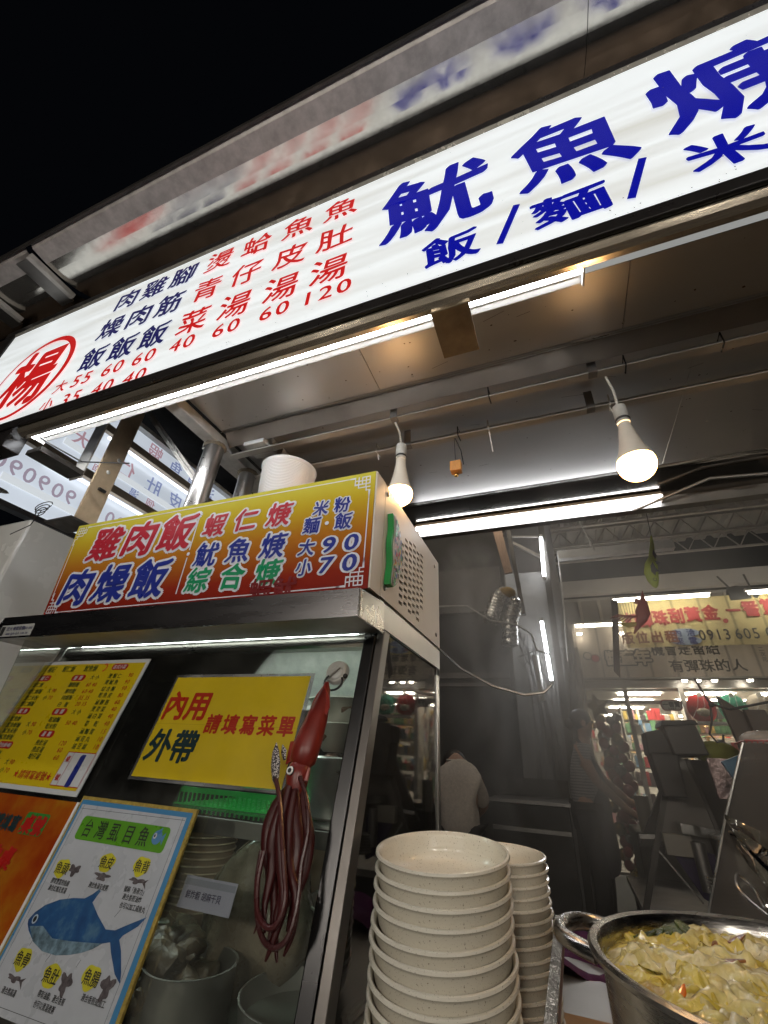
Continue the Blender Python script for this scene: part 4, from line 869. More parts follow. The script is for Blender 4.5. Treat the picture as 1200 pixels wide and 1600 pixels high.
for k in range(5): chip(.065+.014*k, .925+.006*k, -.183+.002*(k % 2), .016, .009, .5*k, GRN, 'green_leaf')
ld = smooth_path([(.25, 1.02, -.17), (.262, 1.09, -.185), (.262, 1.12, -.165), (.245, 1.125, -.150), (.24, 1.11, -.172), (.27, 1.03, -.20)], [.003]*6, 4)[0]
solo('wire_loop', MB().tube(ld, .0022, 7), M['steel'], 'bent steel wire handle resting at the far side of the pot', 'wire', smooth=True)
# ================================================================ INSIDE THE SHOWCASE
def translucent(name, col, k=.6):
    if name in MATS: return MATS[name]
    m, t, b = nt(name); b.inputs['Base Color'].default_value = (*col, 1); b.inputs['Roughness'].default_value = .5
    tl = t.nodes.new('ShaderNodeBsdfTranslucent'); mx = t.nodes.new('ShaderNodeMixShader'); mx.inputs[0].default_value = k; tl.inputs[0].default_value = (*col, 1)
    t.links.new(b.outputs[0], mx.inputs[1]); t.links.new(tl.outputs[0], mx.inputs[2]); t.links.new(mx.outputs[0], t.nodes['Material Output'].inputs[0]); MATS[name] = m; return m
CER = mat('bowl_white', (.50, .47, .42), .35, 0, .05, 6); GIZ = mat('cooked_meat', (.20, .125, .095), .3, 0, .5, 40, coat=.4, bmp=.8)
BRN = mat('braised_brown', (.065, .042, .022), .45, 0, .6, 30, coat=.1, bmp=.8)
def food(cx, cy, cz, r, n, s, m_, name, lab, seed=1, flat=.6):
    q = random.Random(seed); mb = MB()
    for i in range(n):
        a, d = q.uniform(0, 6.28), r*math.sqrt(q.random()); k = s*q.uniform(.6, 1.3)
        n0 = len(mb.v); mb.ball((cx+d*math.cos(a), cy+d*math.sin(a), cz+q.uniform(0, s*.8)*(1-d/r*.6)), k, 8, q.uniform(.8, 1.5), q.uniform(.8, 1.3), q.uniform(.5, .9))
        mb.v[n0:] = [tuple(Vector(p)+NZ.noise_vector(Vector(p)*45)*k*.45) for p in mb.v[n0:]]
    return solo(name, mb, m_, lab, name.replace('_', ' '), smooth=True, kind='stuff')
def deep(cx, cy, z0_, z1_, r, lab, m_=None, name='food_bowl', n=44):
    h = z1_-z0_
    return solo(name, MB().lathe([(.001, z0_), (r*.62, z0_), (r*.74, z0_+h*.2), (r*.90, z0_+h*.75), (r*.97, z0_+h*.95), (r*1.03, z1_-.003), (r*1.03, z1_), (r*.98, z1_), (r*.93, z0_+h*.90), (r*.70, z0_+h*.22), (.001, z0_+h*.12)], (cx, cy, 0), n), m_ or CER, lab, 'bowl', smooth=True)
solo('steel_basin', MB().lathe([(.001, -.140), (.105, -.140), (.110, -.135), (.112, -.02), (.118, -.012), (.116, -.008), (.108, -.012), (.106, -.12), (.001, -.128)], (-.565, 1.20, 0), 44), M['steel'], 'round steel basin under the two white food bowls in the showcase', 'basin', smooth=True)
food(-.565, 1.20, -.025, .085, 26, .020, GIZ, 'meat_pieces', 'pale cooked meat pieces in the steel basin', 3)
deep(-.565, 1.20, .002, .070, .112, 'lower white bowl in the showcase behind the toy squid')
food(-.565, 1.20, .045, .08, 26, .020, GIZ, 'meat_pieces', 'pale cooked meat pieces in the lower white bowl', 5)
deep(-.575, 1.20, .060, .132, .118, 'upper white bowl full of cooked meat behind the toy squid')
food(-.575, 1.20, .105, .09, 34, .022, GIZ, 'meat_pieces', 'pale cooked meat pieces heaped in the upper white bowl', 4)
solo('food_tray', MB().box(-1.34, -1.04, 1.12, 1.36, -.02, .035), M['whitepl'], 'white rectangular tray between the menu and the yellow sheet', 'tray', bevel=.01)
food(-1.19, 1.20, .040, .11, 30, .022, GIZ, 'cooked_slices', 'brownish cooked slices heaped on the white tray', 8)
solo('black_container', MB().box(-1.36, -1.02, 1.10, 1.38, -.14, -.022), M['black'], 'black container under the white tray in the showcase', 'container', bevel=.004)
bag = MB().ball((-1.22, 1.2, .12), .10, 16, 1.3, .8, 1)
bag.v = [(x+.014*math.sin(z*60+y*30), y+.01*math.sin(x*70), z+.012*math.sin(x*50+y*40)) for x, y, z in bag.v]
solo('plastic_bag', bag, glassy('bag_film', (.85, .85, .82), .06, .2, (.5, .5, .48)), 'clear plastic bag slumped behind the right edge of the menu', 'bag', smooth=True)
# green crate
gc = thing('green_crate', 'bright green slotted plastic crate on the showcase shelf', 'crate', (-.9, 1.2, -.14))
gm = mat('green_plastic', (.015, .36, .06), .4, 0, .1, 8, sss=.1)
mb = MB().box(-1.40, -.425, 1.10, 1.104, -.112, -.100).box(-1.40, -.425, 1.36, 1.364, -.112, -.100).box(-.429, -.425, 1.10, 1.364, -.112, -.100)
for i in range(12): mb.box(-1.40, -.425, 1.10+.024*i, 1.104+.024*i, -.1404, -.137)
for i in range(40): mb.box(-1.40+.025*i, -1.396+.025*i, 1.10, 1.364, -.1404, -.137)
obj('rim', mb, gm, gc)
mb = MB()
for i in range(66): x = -1.40+i*.015; mb.box(x, x+.0035, 1.10, 1.103, -.137, -.112)
for i in range(18): y = 1.10+i*.015; mb.box(-.428, -.425, y, y+.0035, -.137, -.112)
obj('slats', mb, gm, gc, kind='stuff')
# lower compartment
solo('steel_floor', MB().box(X0+.04, X1-.04, .88, 1.48, -.448, -.442), M['steel_dull'], 'dull steel floor plate of the showcase', 'plate')
solo('peach_board', MB().box(-1.02, -.735, 1.46, 1.47, -.44, -.17), translucent('peach_board', (.72, .52, .38)), 'peach coloured board behind the food bag', 'board')
mb = MB()
for i in range(8):
    for d in (0, .011): mb.ball((-.815+d, 1.4585, -.20-.014*i), .0025, 5)
solo('chain_strip', mb, mat('bead_cream', (.7, .6, .45), .4), 'two dotted light bead lines on the peach board', 'beads')
cb0 = obj('bowl', bowl_mesh(.085), translucent('warm_bowl', (.75, .58, .42), .35), smooth=True)
for i in range(14):
    o = cb0 if i == 0 else cb0.copy()
    if i: COL.objects.link(o)
    o.location = (-1.02+random.uniform(-.001, .001), 1.25, -.215-.0155*i); o['category'] = 'bowl'; o['group'] = 'cream bowls stacked inside the showcase behind the fish poster'
    o['label'] = 'cream bowl inside the showcase beside the fish poster, %s in its stack' % ORD[i]
sk = MB().ball((-.725, 1.12, -.345), .145, 22, 1.0, .75, 1.0)
q = random.Random(2); sk.v = [(x+.012*math.sin(z*40+y*20), y+.012*math.sin(x*45+1), z+.016*math.sin(x*26+y*31)+(.03*math.exp(-((x+.70)/.04)**2) if z > -.26 else 0)) for x, y, z in sk.v]
solo('food_sack', sk, mat('brown_sack', (.17, .135, .10), .3, .0, .5, 12, coat=.5, bmp=.9), 'dark crumpled bag of food behind the glass below the crate', 'bag', smooth=True)
food(-.86, .95, -.36, .10, 60, .022, BRN, 'braised_food', 'dark brown braised lumps behind the fish poster edge', 11)
food(-.80, .93, -.40, .09, 50, .022, BRN, 'braised_food', 'glossy dark braised lumps low behind the glass', 12)
G2 = Frame(G.O-GN*.03, G.U, G.V, G.N)
nl = thing('paper_label', 'lilac white paper label behind the glass right of the fish poster', 'label', G2.p(-.69, -.515))
obj('sheet', slab(G2, -.758, -.632, -.538, -.490, 0, .001), print_mat('label_lilac', (.40, .38, .50), .1), nl)
obj('header', rect(G2, -.756, -.634, -.504, -.494, .0013), print_mat('label_grey', (.28, .28, .36), .1), nl)
write(G2, [('鮮炸蝦', -.728, -.517, .012, .9), ('胡麻干貝', -.683, -.517, .012, .9)], .0016, .02, 0, 0, mat('ink_violet', (.05, .04, .10), .5), nl)
solo('ladle_bowl', MB().lathe([(.001, -.44), (.10, -.44), (.115, -.42), (.12, -.39), (.122, -.388), (.118, -.388), (.11, -.42), (.001, -.432)], (-.52, 1.0, .0), 40), M['steel_dull'], 'wide shallow steel basin low in the showcase behind the squid', 'basin', smooth=True)
solo('steel_tin', MB().lathe([(.001, -.442), (.085, -.442), (.085, -.36), (.088, -.358), (.083, -.358), (.082, -.43), (.001, -.43)], (-.735, .93, .0), 40), M['steel_dull'], 'round steel tin at the bottom of the showcase right of the poster', 'tin', smooth=True)
deep(-.52, 1.22, -.44, -.30, .12, 'cream bowl seen low behind the right end of the showcase front', CER)
# left of the showcase
solo('tall_board', MB().box(-2.7, -1.74, 1.30, 1.31, -1.25, .305), mat('peach_panel', (.55, .32, .20), .6, 0, .1, 10, bmp=.2), 'peach coloured board left of the showcase', 'board')
solo('grey_rail', MB().box(-2.7, -1.72, 1.28, 1.32, .307, .385), M['steel_dull'], 'grey steel rail above the peach board', 'rail')

# ================================================================ BACKGROUND HALL
def mw(name, col, **k): return mat(name, col, **k)
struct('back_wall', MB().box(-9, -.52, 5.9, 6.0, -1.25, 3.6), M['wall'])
for i, (z0_, z1_) in enumerate(((1.80, 2.45), (.93, 1.0), (.83, .87))):
    solo('wall_board', MB().box(-3.2, -.58, 5.80, 5.88, z0_, z1_), mat('board_grey', (.09, .078, .07), .6, 0, .4, 3, bmp=.4), ('wide stained board high on the dark wall', 'pale narrow ledge on the dark wall', 'lower narrow ledge on the dark wall')[i], 'board')
col_ = thing('concrete_column', 'stained grey concrete column wrapped in clear plastic behind the steam', 'column', (-.15, 5.7, -1.25))
obj('shaft', MB().box(-.50, .18, 5.5, 5.9, -1.25, 2.2), mat('column_grey', (.27, .265, .255), .75, 0, .4, 2.2, bmp=.6), col_, bevel=.02)
q = random.Random(9)
for i in range(6):
    x = -.35+i*.10; pts = []
    vs = []; n_ = 14
    mb = MB()
    for j in range(n_+1):
        z = 1.2-1.35*j/n_
        for k in range(5): mb.v.append((x+.022*k+.02*math.sin(z*3+i), 5.45+.02*math.sin(k*2.1+z*4+i), z))
    mb.f = [(j*5+k, j*5+k+1, (j+1)*5+k+1, (j+1)*5+k) for j in range(n_) for k in range(4)]
    obj('plastic_fold', mb, mat('dull_plastic_film', (.36, .35, .34), .35, 0, .2, 8, alpha=.5), col_, smooth=True)
# tall pole with tubes
pol = thing('light_pole', 'dark steel pole carrying two vertical tube lights', 'pole', (.02, 5.3, -1.25))
obj('pole', MB().bar((.06, 5.3, 2.75), (-.03, 5.3, -1.2), .07), M['darkmetal'], pol)
for i, (x0_, z0_, x1_, z1_) in enumerate(((.038, 2.53, .008, 2.0), (-.095, 1.45, -.078, .80))):
    t = thing('vertical_tube', ('upper' if i == 0 else 'lower')+' vertical tube light on the dark pole', 'tube light', (x1_, 5.2, z1_))
    obj('tube', MB().tube([(x0_, 5.2, z0_), (x1_, 5.2, z1_)], .019, 10), LED, t, smooth=True)
    obj('end_cap', MB().tube([(x0_, 5.2, z0_), (x0_+.002, 5.2, z0_+.04)], .022, 10).tube([(x1_, 5.2, z1_), (x1_, 5.2, z1_-.04)], .022, 10), M['whitepl'], t)
solo('unlit_tube', MB().tube([(-.215, 5.2, 1.07), (-.196, 5.2, .60)], .035, 12), M['whitepl'], 'unlit white tube on the column beside the lower vertical light', 'tube', smooth=True)
solo('wood_strip', MB().hexa([(-.50, 4.6, 2.46), (-.40, 4.6, 2.48), (-.32, 4.6, 1.86), (-.405, 4.6, 1.85)], [(-.50, 4.64, 2.46), (-.40, 4.64, 2.48), (-.32, 4.64, 1.86), (-.405, 4.64, 1.85)]), mat('raw_wood', (.34, .22, .15), .6, 0, .2, 10, stretch=(8, 1, 1)), 'pale wooden strip hanging down behind the rear tube light', 'wood strip')
solo('dark_upright', MB().bar((-.34, 4.9, 2.7), (-.27, 4.9, 1.45), .07, .05), M['darkmetal'], 'dark slanted upright beside the wooden strip', 'upright')
solo('diagonal_brace', MB().bar((-.33, 5.0, 2.42), (.0, 5.1, 2.22), .035).bar((-.36, 5.0, 2.5), (.0, 5.1, 2.50), .02), M['galv'], 'light steel brace reaching to the upper vertical tube', 'brace')
def duct(name, pts, r, lab, m_):
    pp, rr = smooth_path(pts, [r]*len(pts), 8)
    rr = [r*(1+.06*(i % 2)) for i in range(len(pp))]
    return solo(name, MB().tube(pp, rr, 18), m_, lab, 'duct', smooth=False)
DU = mat('duct_foil', (.62, .60, .58), .28, .9, .3, 12, bmp=.8)
duct('foil_duct', [(-.42, 4.8, 1.70), (-.52, 4.78, 1.62), (-.58, 4.75, 1.48), (-.62, 4.70, 1.34)], .085, 'crinkled foil duct bending down to an open end', DU)
duct('foil_duct', [(-.42, 4.86, 1.66), (-.36, 4.84, 1.55), (-.42, 4.82, 1.36), (-.44, 4.8, 1.10)], .085, 'crinkled foil duct dropping beside the column', DU)
solo('yellow_foam', MB().ball((-.43, 4.78, 1.68), .085, 10, 1.3, 1, .8), mat('foam_yellow', (.42, .26, .05), .8, 0, .3, 20, bmp=1), 'yellow foam patch on the elbow of the foil ducts', 'foam', smooth=True)
solo('slack_cable', MB().tube([(-.582, 2.3, .516), (-.473, 2.3, .415), (-.315, 2.3, .33), (-.166, 2.3, .289), (-.076, 2.3, .301), (-.037, 2.3, .335)], .006, 6), M['steel_dull'], 'slack pale cable sagging from the showcase corner towards the pole', 'cable', smooth=True)
solo('hanging_cable', MB().tube([(-1.3, 4.6, 1.52), (-.85, 4.6, 1.50), (-.60, 4.6, 1.32), (-.35, 4.6, 1.27), (-.2, 4.6, 1.16), (-.17, 4.6, 1.0), (-.05, 4.6, .95)], .010, 6), M['galv'], 'grey cable looping past the open duct end', 'cable', smooth=True)
q = random.Random(4); mb = MB()
for i in range(9):
    x, z = -.42+.03*i, 1.25-.04*i
    mb.tube([(x+q.uniform(-.1, .1), 5.3+q.uniform(-.1, .05), z+q.uniform(-.15, .2)) for _ in range(5)], .006, 5)
solo('cable_tangle', mb, M['black'], 'tangle of thin dark cables on the column', 'cables')
# far counter of the hall and the prep table
tb_ = thing('prep_table', 'low steel prep table with rail behind the bowls', 'table', (-.45, 4.7, -1.25))
obj('table_top', MB().box(-.74, -.06, 4.6, 5.2, -.30, -.275), M['steel_dull'], tb_); obj('shelf', MB().box(-.72, -.08, 4.60, 4.629, -.50, -.47), M['steel_dull'], tb_)
obj('splash_rail', MB().box(-.74, -.06, 5.18, 5.2, -.265, -.12), M['darkmetal'], tb_)
obj('cabinet_body', MB().box(-.72, -.08, 4.63, 5.15, -1.25, -.31), M['soot'], tb_)
# roof of the hall
YR = 8.2
rf = thing('hall_roof', 'dark corrugated sheet roof of the market hall', 'roof', (2, 6.5, 3.6)); rf['kind'] = 'structure'
rm = mat('roof_sheet', (.42, .39, .37), .6, .3, .2, 2, bmp=.1)
mb = MB(); x = -1.0
while x < 7:
    z = 3.60; mb.add([(x, 5.2, z), (x+.16, 5.2, z), (x+.16, YR, z), (x, YR, z)], [(0, 1, 2, 3)]); mb.add([(x+.16, 5.2, z), (x+.20, 5.2, z+.06), (x+.20, YR, z+.06), (x+.16, YR, z)], [(0, 1, 2, 3)])
    mb.add([(x+.20, 5.2, z+.06), (x+.26, 5.2, z+.06), (x+.26, YR, z+.06), (x+.20, YR, z+.06)], [(0, 1, 2, 3)]); mb.add([(x+.26, 5.2, z+.06), (x+.30, 5.2, z), (x+.30, YR, z), (x+.26, YR, z+.06)], [(0, 1, 2, 3)]); x += .30
obj('corrugated_sheet', mb, rm, rf)
tm = mat('truss_grey', (.42, .38, .36), .6, .3, .2, 8)
for i, y in enumerate((5.7, 6.4, 7.1, 7.8)):
    mb = MB().box(-.9, 7, y-.02, y+.02, 3.50, 3.54).box(-.9, 7, y-.02, y+.02, 3.22, 3.25)
    for k in range(22):
        x = -.9+k*.36; mb.bar((x, y, 3.24), (x+.18, y, 3.51), .016).bar((x+.18, y, 3.51), (x+.36, y, 3.24), .016)
    obj('truss', mb, tm, rf)
solo('hall_beam', MB().box(.17, 7, 8.1, 8.25, 2.72, 2.98), mat('beam_grey', (.45, .42, .40), .6, 0, .12, 2), 'long grey box beam above the shop banners', 'beam')
solo('light_batten', MB().box(.20, 1.45, 5.2, 5.30, 2.22, 2.30).box(.20, 1.45, 5.215, 5.285, 2.30, 2.33), M['whitepl'], 'white empty light batten hanging under the roof trusses', 'batten')
solo('thin_cord', MB().tube([(.205, 5.2, 2.22), (.19, 5.2, 1.9), (.16, 5.2, 1.5), (.12, 5.2, 1.0)], .008, 6), M['galv'], 'thin pale cord hanging from the left end of the white batten', 'cord')
solo('thin_cord', MB().tube([(.46, 4.6, 2.70), (.47, 4.6, 2.35), (.53, 4.6, 2.12), (.55, 4.6, 2.02)], .007, 6).ball((.53, 4.6, 2.10), .018, 8, 1, 1, 2.4), M['galv'], 'knotted cord end dangling in front of the white batten', 'cord')
solo('hall_partition', MB().box(-.50, .20, 6.3, 6.35, 1.2, 3.3), mat('grey_sheet', (.17, .17, .175), .55, .2, .2, 2), 'grey sheet panel behind the light pole', 'panel')

# ---- shop front, Y about 8.1
YS = 8.1; k_ = YS/6.5
def shop_tube(x0_, x1_, y, z, lab):
    t = thing('shop_tube_light', lab, 'tube light', (x0_, y, z), 'tube lights over the shop')
    obj('tube', MB().tube([(x0_, y, z), (x1_, y, z)], .024, 8), LEDS, t, smooth=True); obj('batten', MB().box(x0_-.03, x1_+.03, y-.03, y+.03, z+.026, z+.06), M['whitepl'], t)
shop_tube(.955, 2.16, 7.0, 2.21, 'long tube light above the yellow banner left of the floodlight')
shop_tube(2.62, 3.8, 7.0, 2.205, 'tube light above the yellow banner at the right edge')
shop_tube(.42, .52, 8.3, 2.20, 'very short glowing tube end near the column')
shop_tube(.57, 1.75, 8.3, 2.20, 'tube light behind the red hanging fish')
struct('shop_ceiling', MB().box(.1, 8, 8.30, 14, 2.66, 2.7), mat('shop_ceiling_grey', (.34, .32, .30), .7, 0, .1, 3))
mb = MB()
for i in range(18): x = .2+i*.32; mb.box(x, x+.05, 8.26, 8.29, 2.28, 2.64)
solo('valance_ribs', mb, mat('rib_cream', (.42, .38, .33), .6), 'pale ribbed strip under the grey beam', 'strip')
struct('shop_header_wall', MB().box(.1, 8, 8.32, 8.36, 1.30, 2.66), mat('header_grey', (.25, .23, .21), .6, 0, .1, 3))
BN = Frame((0, 7.3, 0), (1, 0, 0), (0, 0, 1), (0, -1, 0)); ky = 7.3/4.5
def cloth(fr, u0, u1, v0, v1, m_, name, lab, cat, amp=.012, freq=9, sag=0, kind=None):
    mb = MB(); nu, nv = 80, 8
    for i in range(nu+1):
        for j in range(nv+1):
            u, v = u0+(u1-u0)*i/nu, v0+(v1-v0)*j/nv
            mb.v.append(tuple(fr.p(u, v-sag*math.sin(math.pi*i/nu)*(1-j/nv), amp*math.sin(u*freq)+amp*.5*math.sin(u*freq*2.7+v*2))))
    mb.f = [(i*(nv+1)+j, (i+1)*(nv+1)+j, (i+1)*(nv+1)+j+1, i*(nv+1)+j+1) for i in range(nu) for j in range(nv)]
    o = solo(name, mb, m_, lab, cat, smooth=True); return o
def fabric(name, col, seamscale):
    m, t, b = nt(name)
    tc = t.nodes.new('ShaderNodeTexCoord'); wv = t.nodes.new('ShaderNodeTexWave'); wv.bands_direction = 'X'; wv.inputs['Scale'].default_value = seamscale; wv.inputs['Distortion'].default_value = .4
    t.links.new(tc.outputs['Object'], wv.inputs['Vector'])
    f = ramp(t, wv.outputs['Fac'], [(.0, tuple(c*.55 for c in col)), (.04, tuple(c*.95 for c in col)), (.9, col)])
    t.links.new(f, b.inputs['Base Color']); b.inputs['Roughness'].default_value = .7
    b.inputs['Transmission Weight'].default_value = 0; b.inputs['Emission Strength'].default_value = 0
    bump(t, b, noise(t, 9, 3), .3, .02)
    tl = t.nodes.new('ShaderNodeBsdfTranslucent'); mx = t.nodes.new('ShaderNodeMixShader'); mx.inputs[0].default_value = .25; t.links.new(f, tl.inputs[0])
    t.links.new(b.outputs[0], mx.inputs[1]); t.links.new(tl.outputs[0], mx.inputs[2]); t.links.new(mx.outputs[0], t.nodes['Material Output'].inputs[0]); return m
yb = cloth(BN, 1.02, 3.3, 1.575, 2.28, fabric('banner_yellow_cloth', (.62, .50, .22), .9), 'yellow_banner', 'yellow banner with red characters and a phone number hung above the shop', 'banner', .006)
BNp = Frame((0, 7.285, 0), (1, 0, 0), (0, 0, 1), (0, -1, 0))
RB = mat('banner_red', (.30, .018, .015), .6); BRb = mat('banner_brown', (.20, .05, .01), .6); BLb = mat('banner_blue', (.015, .025, .14), .6); KB = mat('banner_black', (.015, .015, .02), .6)
ys_ = [('打', 1.17, 2.0, .215, .85), ('彈', 1.35, 2.0, .215, .85), ('珠', 1.55, 2.02, .215, .85), ('刮', 1.76, 2.04, .215, .85), ('黃', 1.97, 2.05, .215, .85), ('金', 2.19, 2.06, .22, .85), ('.', 2.34, 2.03, .3), ('一', 2.47, 2.07, .20, .85), ('番', 2.68, 2.09, .215, .85), ('賞', 2.90, 2.10, .215, .85)]
write(BNp, [(c, u, v-.02, h) + tuple(r_) for c, u, v, h, *r_ in ys_], 0, .03, .02, 0, RB, yb, label='red characters of the top line')
write(BNp, [('版位出租', 1.34, 1.72, .17, .92, .12)], 0, .03, 0, 0, BRb, yb)
obj('blue_oval', disc(BNp, 1.79, 1.765, .19, .06, -.004), mat('oval_grey', (.25, .30, .38), .6), yb); obj('blue_oval', disc(BNp, 1.79, 1.65, .19, .06, -.004), MATS['oval_grey'], yb)
write(BNp, [('內洽', 1.79, 1.765, .10, 1, .5), ('來電', 1.79, 1.65, .10, 1, .5)], 0, .02, 0, 0, BLb, yb)
write(BNp, [('0913', 2.15, 1.725, .19, .8), ('605', 2.53, 1.725, .19, .8), ('033', 2.88, 1.725, .19, .8)], 0, .008, 0, 0, KB, yb, label='black phone number')
wb = cloth(Frame((0, 7.6, 0), (1, 0, 0), (0, 0, 1), (0, -1, 0)), .31, 3.4, 1.21, 1.98, fabric('banner_white_cloth', (.56, .48, .40), .95), 'white_banner', 'cream cloth banner with black handwriting and two marbles above the shop', 'banner', .014, 11)
WN = Frame((0, 7.58, 0), (1, 0, 0), (0, 0, 1), (0, -1, 0))
write(WN, [('機會是留給', 1.80, 1.60, .175, .92), ('有彈珠的人', 2.02, 1.36, .165, 1.05)], 0, .012, .01, 0, KB, wb, label='black handwritten lines')
write(WN, [('醬', .83, 1.49, .21, 1), ('童', 1.03, 1.49, .21, 1), ('年', 1.23, 1.49, .22, 1.05)], 0, .10, 0, 0, KB, wb, name='outline'); write(WN, [('醬', .83, 1.49, .20, 1), ('童', 1.03, 1.49, .20, 1), ('年', 1.23, 1.49, .21, 1.05)], .004, .035, 0, 0, mat('banner_cream_ink', (.60, .52, .44), .6), wb)
obj('marble_ring', disc(WN, .475, 1.53, .066, .062, 0), KB, wb); obj('marble', disc(WN, .475, 1.53, .054, .050, .003), MATS['banner_cream_ink'], wb)
obj('marble_ring', disc(WN, .58, 1.49, .066, .062, .004), KB, wb); obj('marble', disc(WN, .58, 1.49, .056, .052, .007), mat('marble_red', (.45, .06, .07), .5), wb)
write(WN, [('二', 2.72, 1.57, .06), ('次', 2.72, 1.50, .06), ('元', 2.72, 1.43, .06)], 0, .01, 0, 0, KB, wb)
solo('floodlight', MB().hexa([(2.48, 7.3, 2.20), (2.82, 7.3, 2.22), (2.92, 7.3, 2.34), (2.62, 7.3, 2.42), (2.50, 7.3, 2.40)], [(2.50, 7.45, 2.22), (2.80, 7.45, 2.24), (2.88, 7.45, 2.34), (2.64, 7.45, 2.40), (2.52, 7.45, 2.38)]).bar((2.55, 7.35, 2.4), (2.45, 7.35, 2.6), .02).bar((2.8, 7.35, 2.38), (2.78, 7.35, 2.6), .02), M['black'], 'black floodlight hanging above the yellow banner', 'floodlight')
# shop openings
zh = 1.05
struct('shop_floor', MB().box(.1, 8, 8.2, 14, -1.25, -1.22), mat('shop_floor_tile', (.35, .33, .30), .25, 0, .05, 4))
struct('shop_back_wall', MB().box(.1, 8, 13.9, 14, -1.22, 2.6), mat('shop_wall', (.50, .46, .40), .6))
solo('header_bar', MB().box(.2, 8, 8.10, 8.2, 1.13, 1.24), M['steel_dull'], 'steel rail along the top of the shop window', 'rail')
solo('shop_transom', MB().box(.2, 8, 8.10, 8.16, .90, .95), M['steel_dull'], 'thin crossbar of the shop window', 'crossbar')
for x, lab in ((.955, 'white window post of the shop near the balloons'), (1.72, 'white window post of the shop left of the plush posters')):
    solo('shop_post', MB().box(x-.03, x+.03, 8.08, 8.14, -1.22, 1.13), mat('post_white', (.55, .52, .47), .5), lab, 'post')
SL = emit('shop_panel_light', (1, .93, .76), 42)
q = random.Random(3)
mb_ = None
for i, (x, y, L) in enumerate([(x, y, .6) for y in (8.55, 9.4, 10.6, 12.2) for x in (.9, 1.9, 2.9, 3.9)]):
    solo('panel_light', MB().box(x, x+.62, y, y+.16, 1.10, 1.12), SL, 'bright ceiling panel light, %s row, %s column' % (('front', 'second', 'third', 'deepest')[i//4], ('leftmost', 'second', 'third', 'rightmost')[i % 4]), 'ceiling light', 'panel lights on the shop ceiling')
struct('shop_inner_ceiling', MB().box(.1, 8, 8.40, 13.9, 1.125, 1.15), mat('ceiling_white', (.6, .58, .54), .6))
for i, (x, z) in enumerate(((1.76, 1.19), (1.93, 1.19), (2.14, 1.19), (2.57, 1.19), (.41, 1.87), (1.02, 1.85))):
    solo('round_downlight', MB().lathe([(.001, 0), (.035, 0), (.04, .02), (.001, .025)], (x, 7.9 if i < 4 else 7.5, z+(0 if i < 4 else -.02)), 12), SL, 'small round glowing downlight, %s' % ('first right of the second shop post', 'second right of the second shop post', 'above the green plush', 'rightmost above the plush', 'at the left end of the cream banner', 'behind the yellow banner')[i], 'downlight', 'small downlights over the shop window')
for i, (xa_, xb_, y, z) in enumerate(((-1.6, .2, 4.3, 2.75), (-1.8, -.2, 3.0, 2.6))):  # two unseen tubes, added to brighten the steam, column and people
    t = thing('added_hall_tube', ('added fill tube over the prep table, hidden above the stall ceiling', 'added unseen fill tube over the aisle behind the showcase')[i], 'tube light', (xa_, y, z), 'added fill tubes of the hall')
    obj('tube', MB().tube([(xa_, y, z), (xb_, y, z)], .016, 8), emit('hall_tube', (1, .88, .72), 26), t, smooth=True); obj('batten', MB().box(xa_-.03, xb_+.03, y-.03, y+.03, z+.018, z+.05), M['whitepl'], t)
# shelves of goods
cols_ = [(.45, .05, .05), (.60, .42, .10), (.68, .63, .55), (.15, .25, .35), (.15, .30, .15), (.55, .30, .32), (.08, .06, .06), (.55, .32, .14), (.50, .45, .38)]
gm_ = [mat('goods_%s' % n, c, .35, 0, .2, 20) for n, c in zip(('red', 'yellow', 'white', 'blue', 'green', 'pink', 'black', 'orange', 'grey'), cols_)]
goods = [MB() for _ in gm_]
for si, (x0_, x1_, y) in enumerate(((.95, 1.75, 9.0), (1.9, 3.4, 9.6), (.5, 1.3, 11.0), (1.85, 2.7, 8.6), (3.0, 4.6, 9.2))):
    sh = thing('shop_shelf', ('tall shelf of small goods behind the first shop post', 'wide shelf of small goods deep in the shop', 'far shelf of goods at the back left of the shop', 'shelf of goods right of the second shop post', 'shelf of goods at the far right of the shop')[si], 'shelf', (x0_, y, -1.22))
    for z in (-.9, -.5, -.2, .05, .3, .55, .75):
        obj('shelf_board', MB().box(x0_, x1_, y, y+.35, z-.02, z), mat('shelf_cream', (.55, .50, .42), .5), sh)
        x = x0_
        while x < x1_-.06:
            w_ = q.uniform(.03, .09); h_ = q.uniform(.07, .21)
            goods[q.randrange(9)].box(x, x+w_*.92, y-.02, y+.1, z, z+h_); x += w_
    obj('side_panel', MB().box(x0_-.03, x0_, y, y+.35, -1.22, .95).box(x1_, x1_+.03, y, y+.35, -1.22, .95), MATS['shelf_cream'], sh)
for m_, mb in zip(gm_, goods): solo('shop_goods', mb, m_, 'small %s packages crowding the shop shelves' % m_.name.split('_')[1], 'goods', kind='stuff')
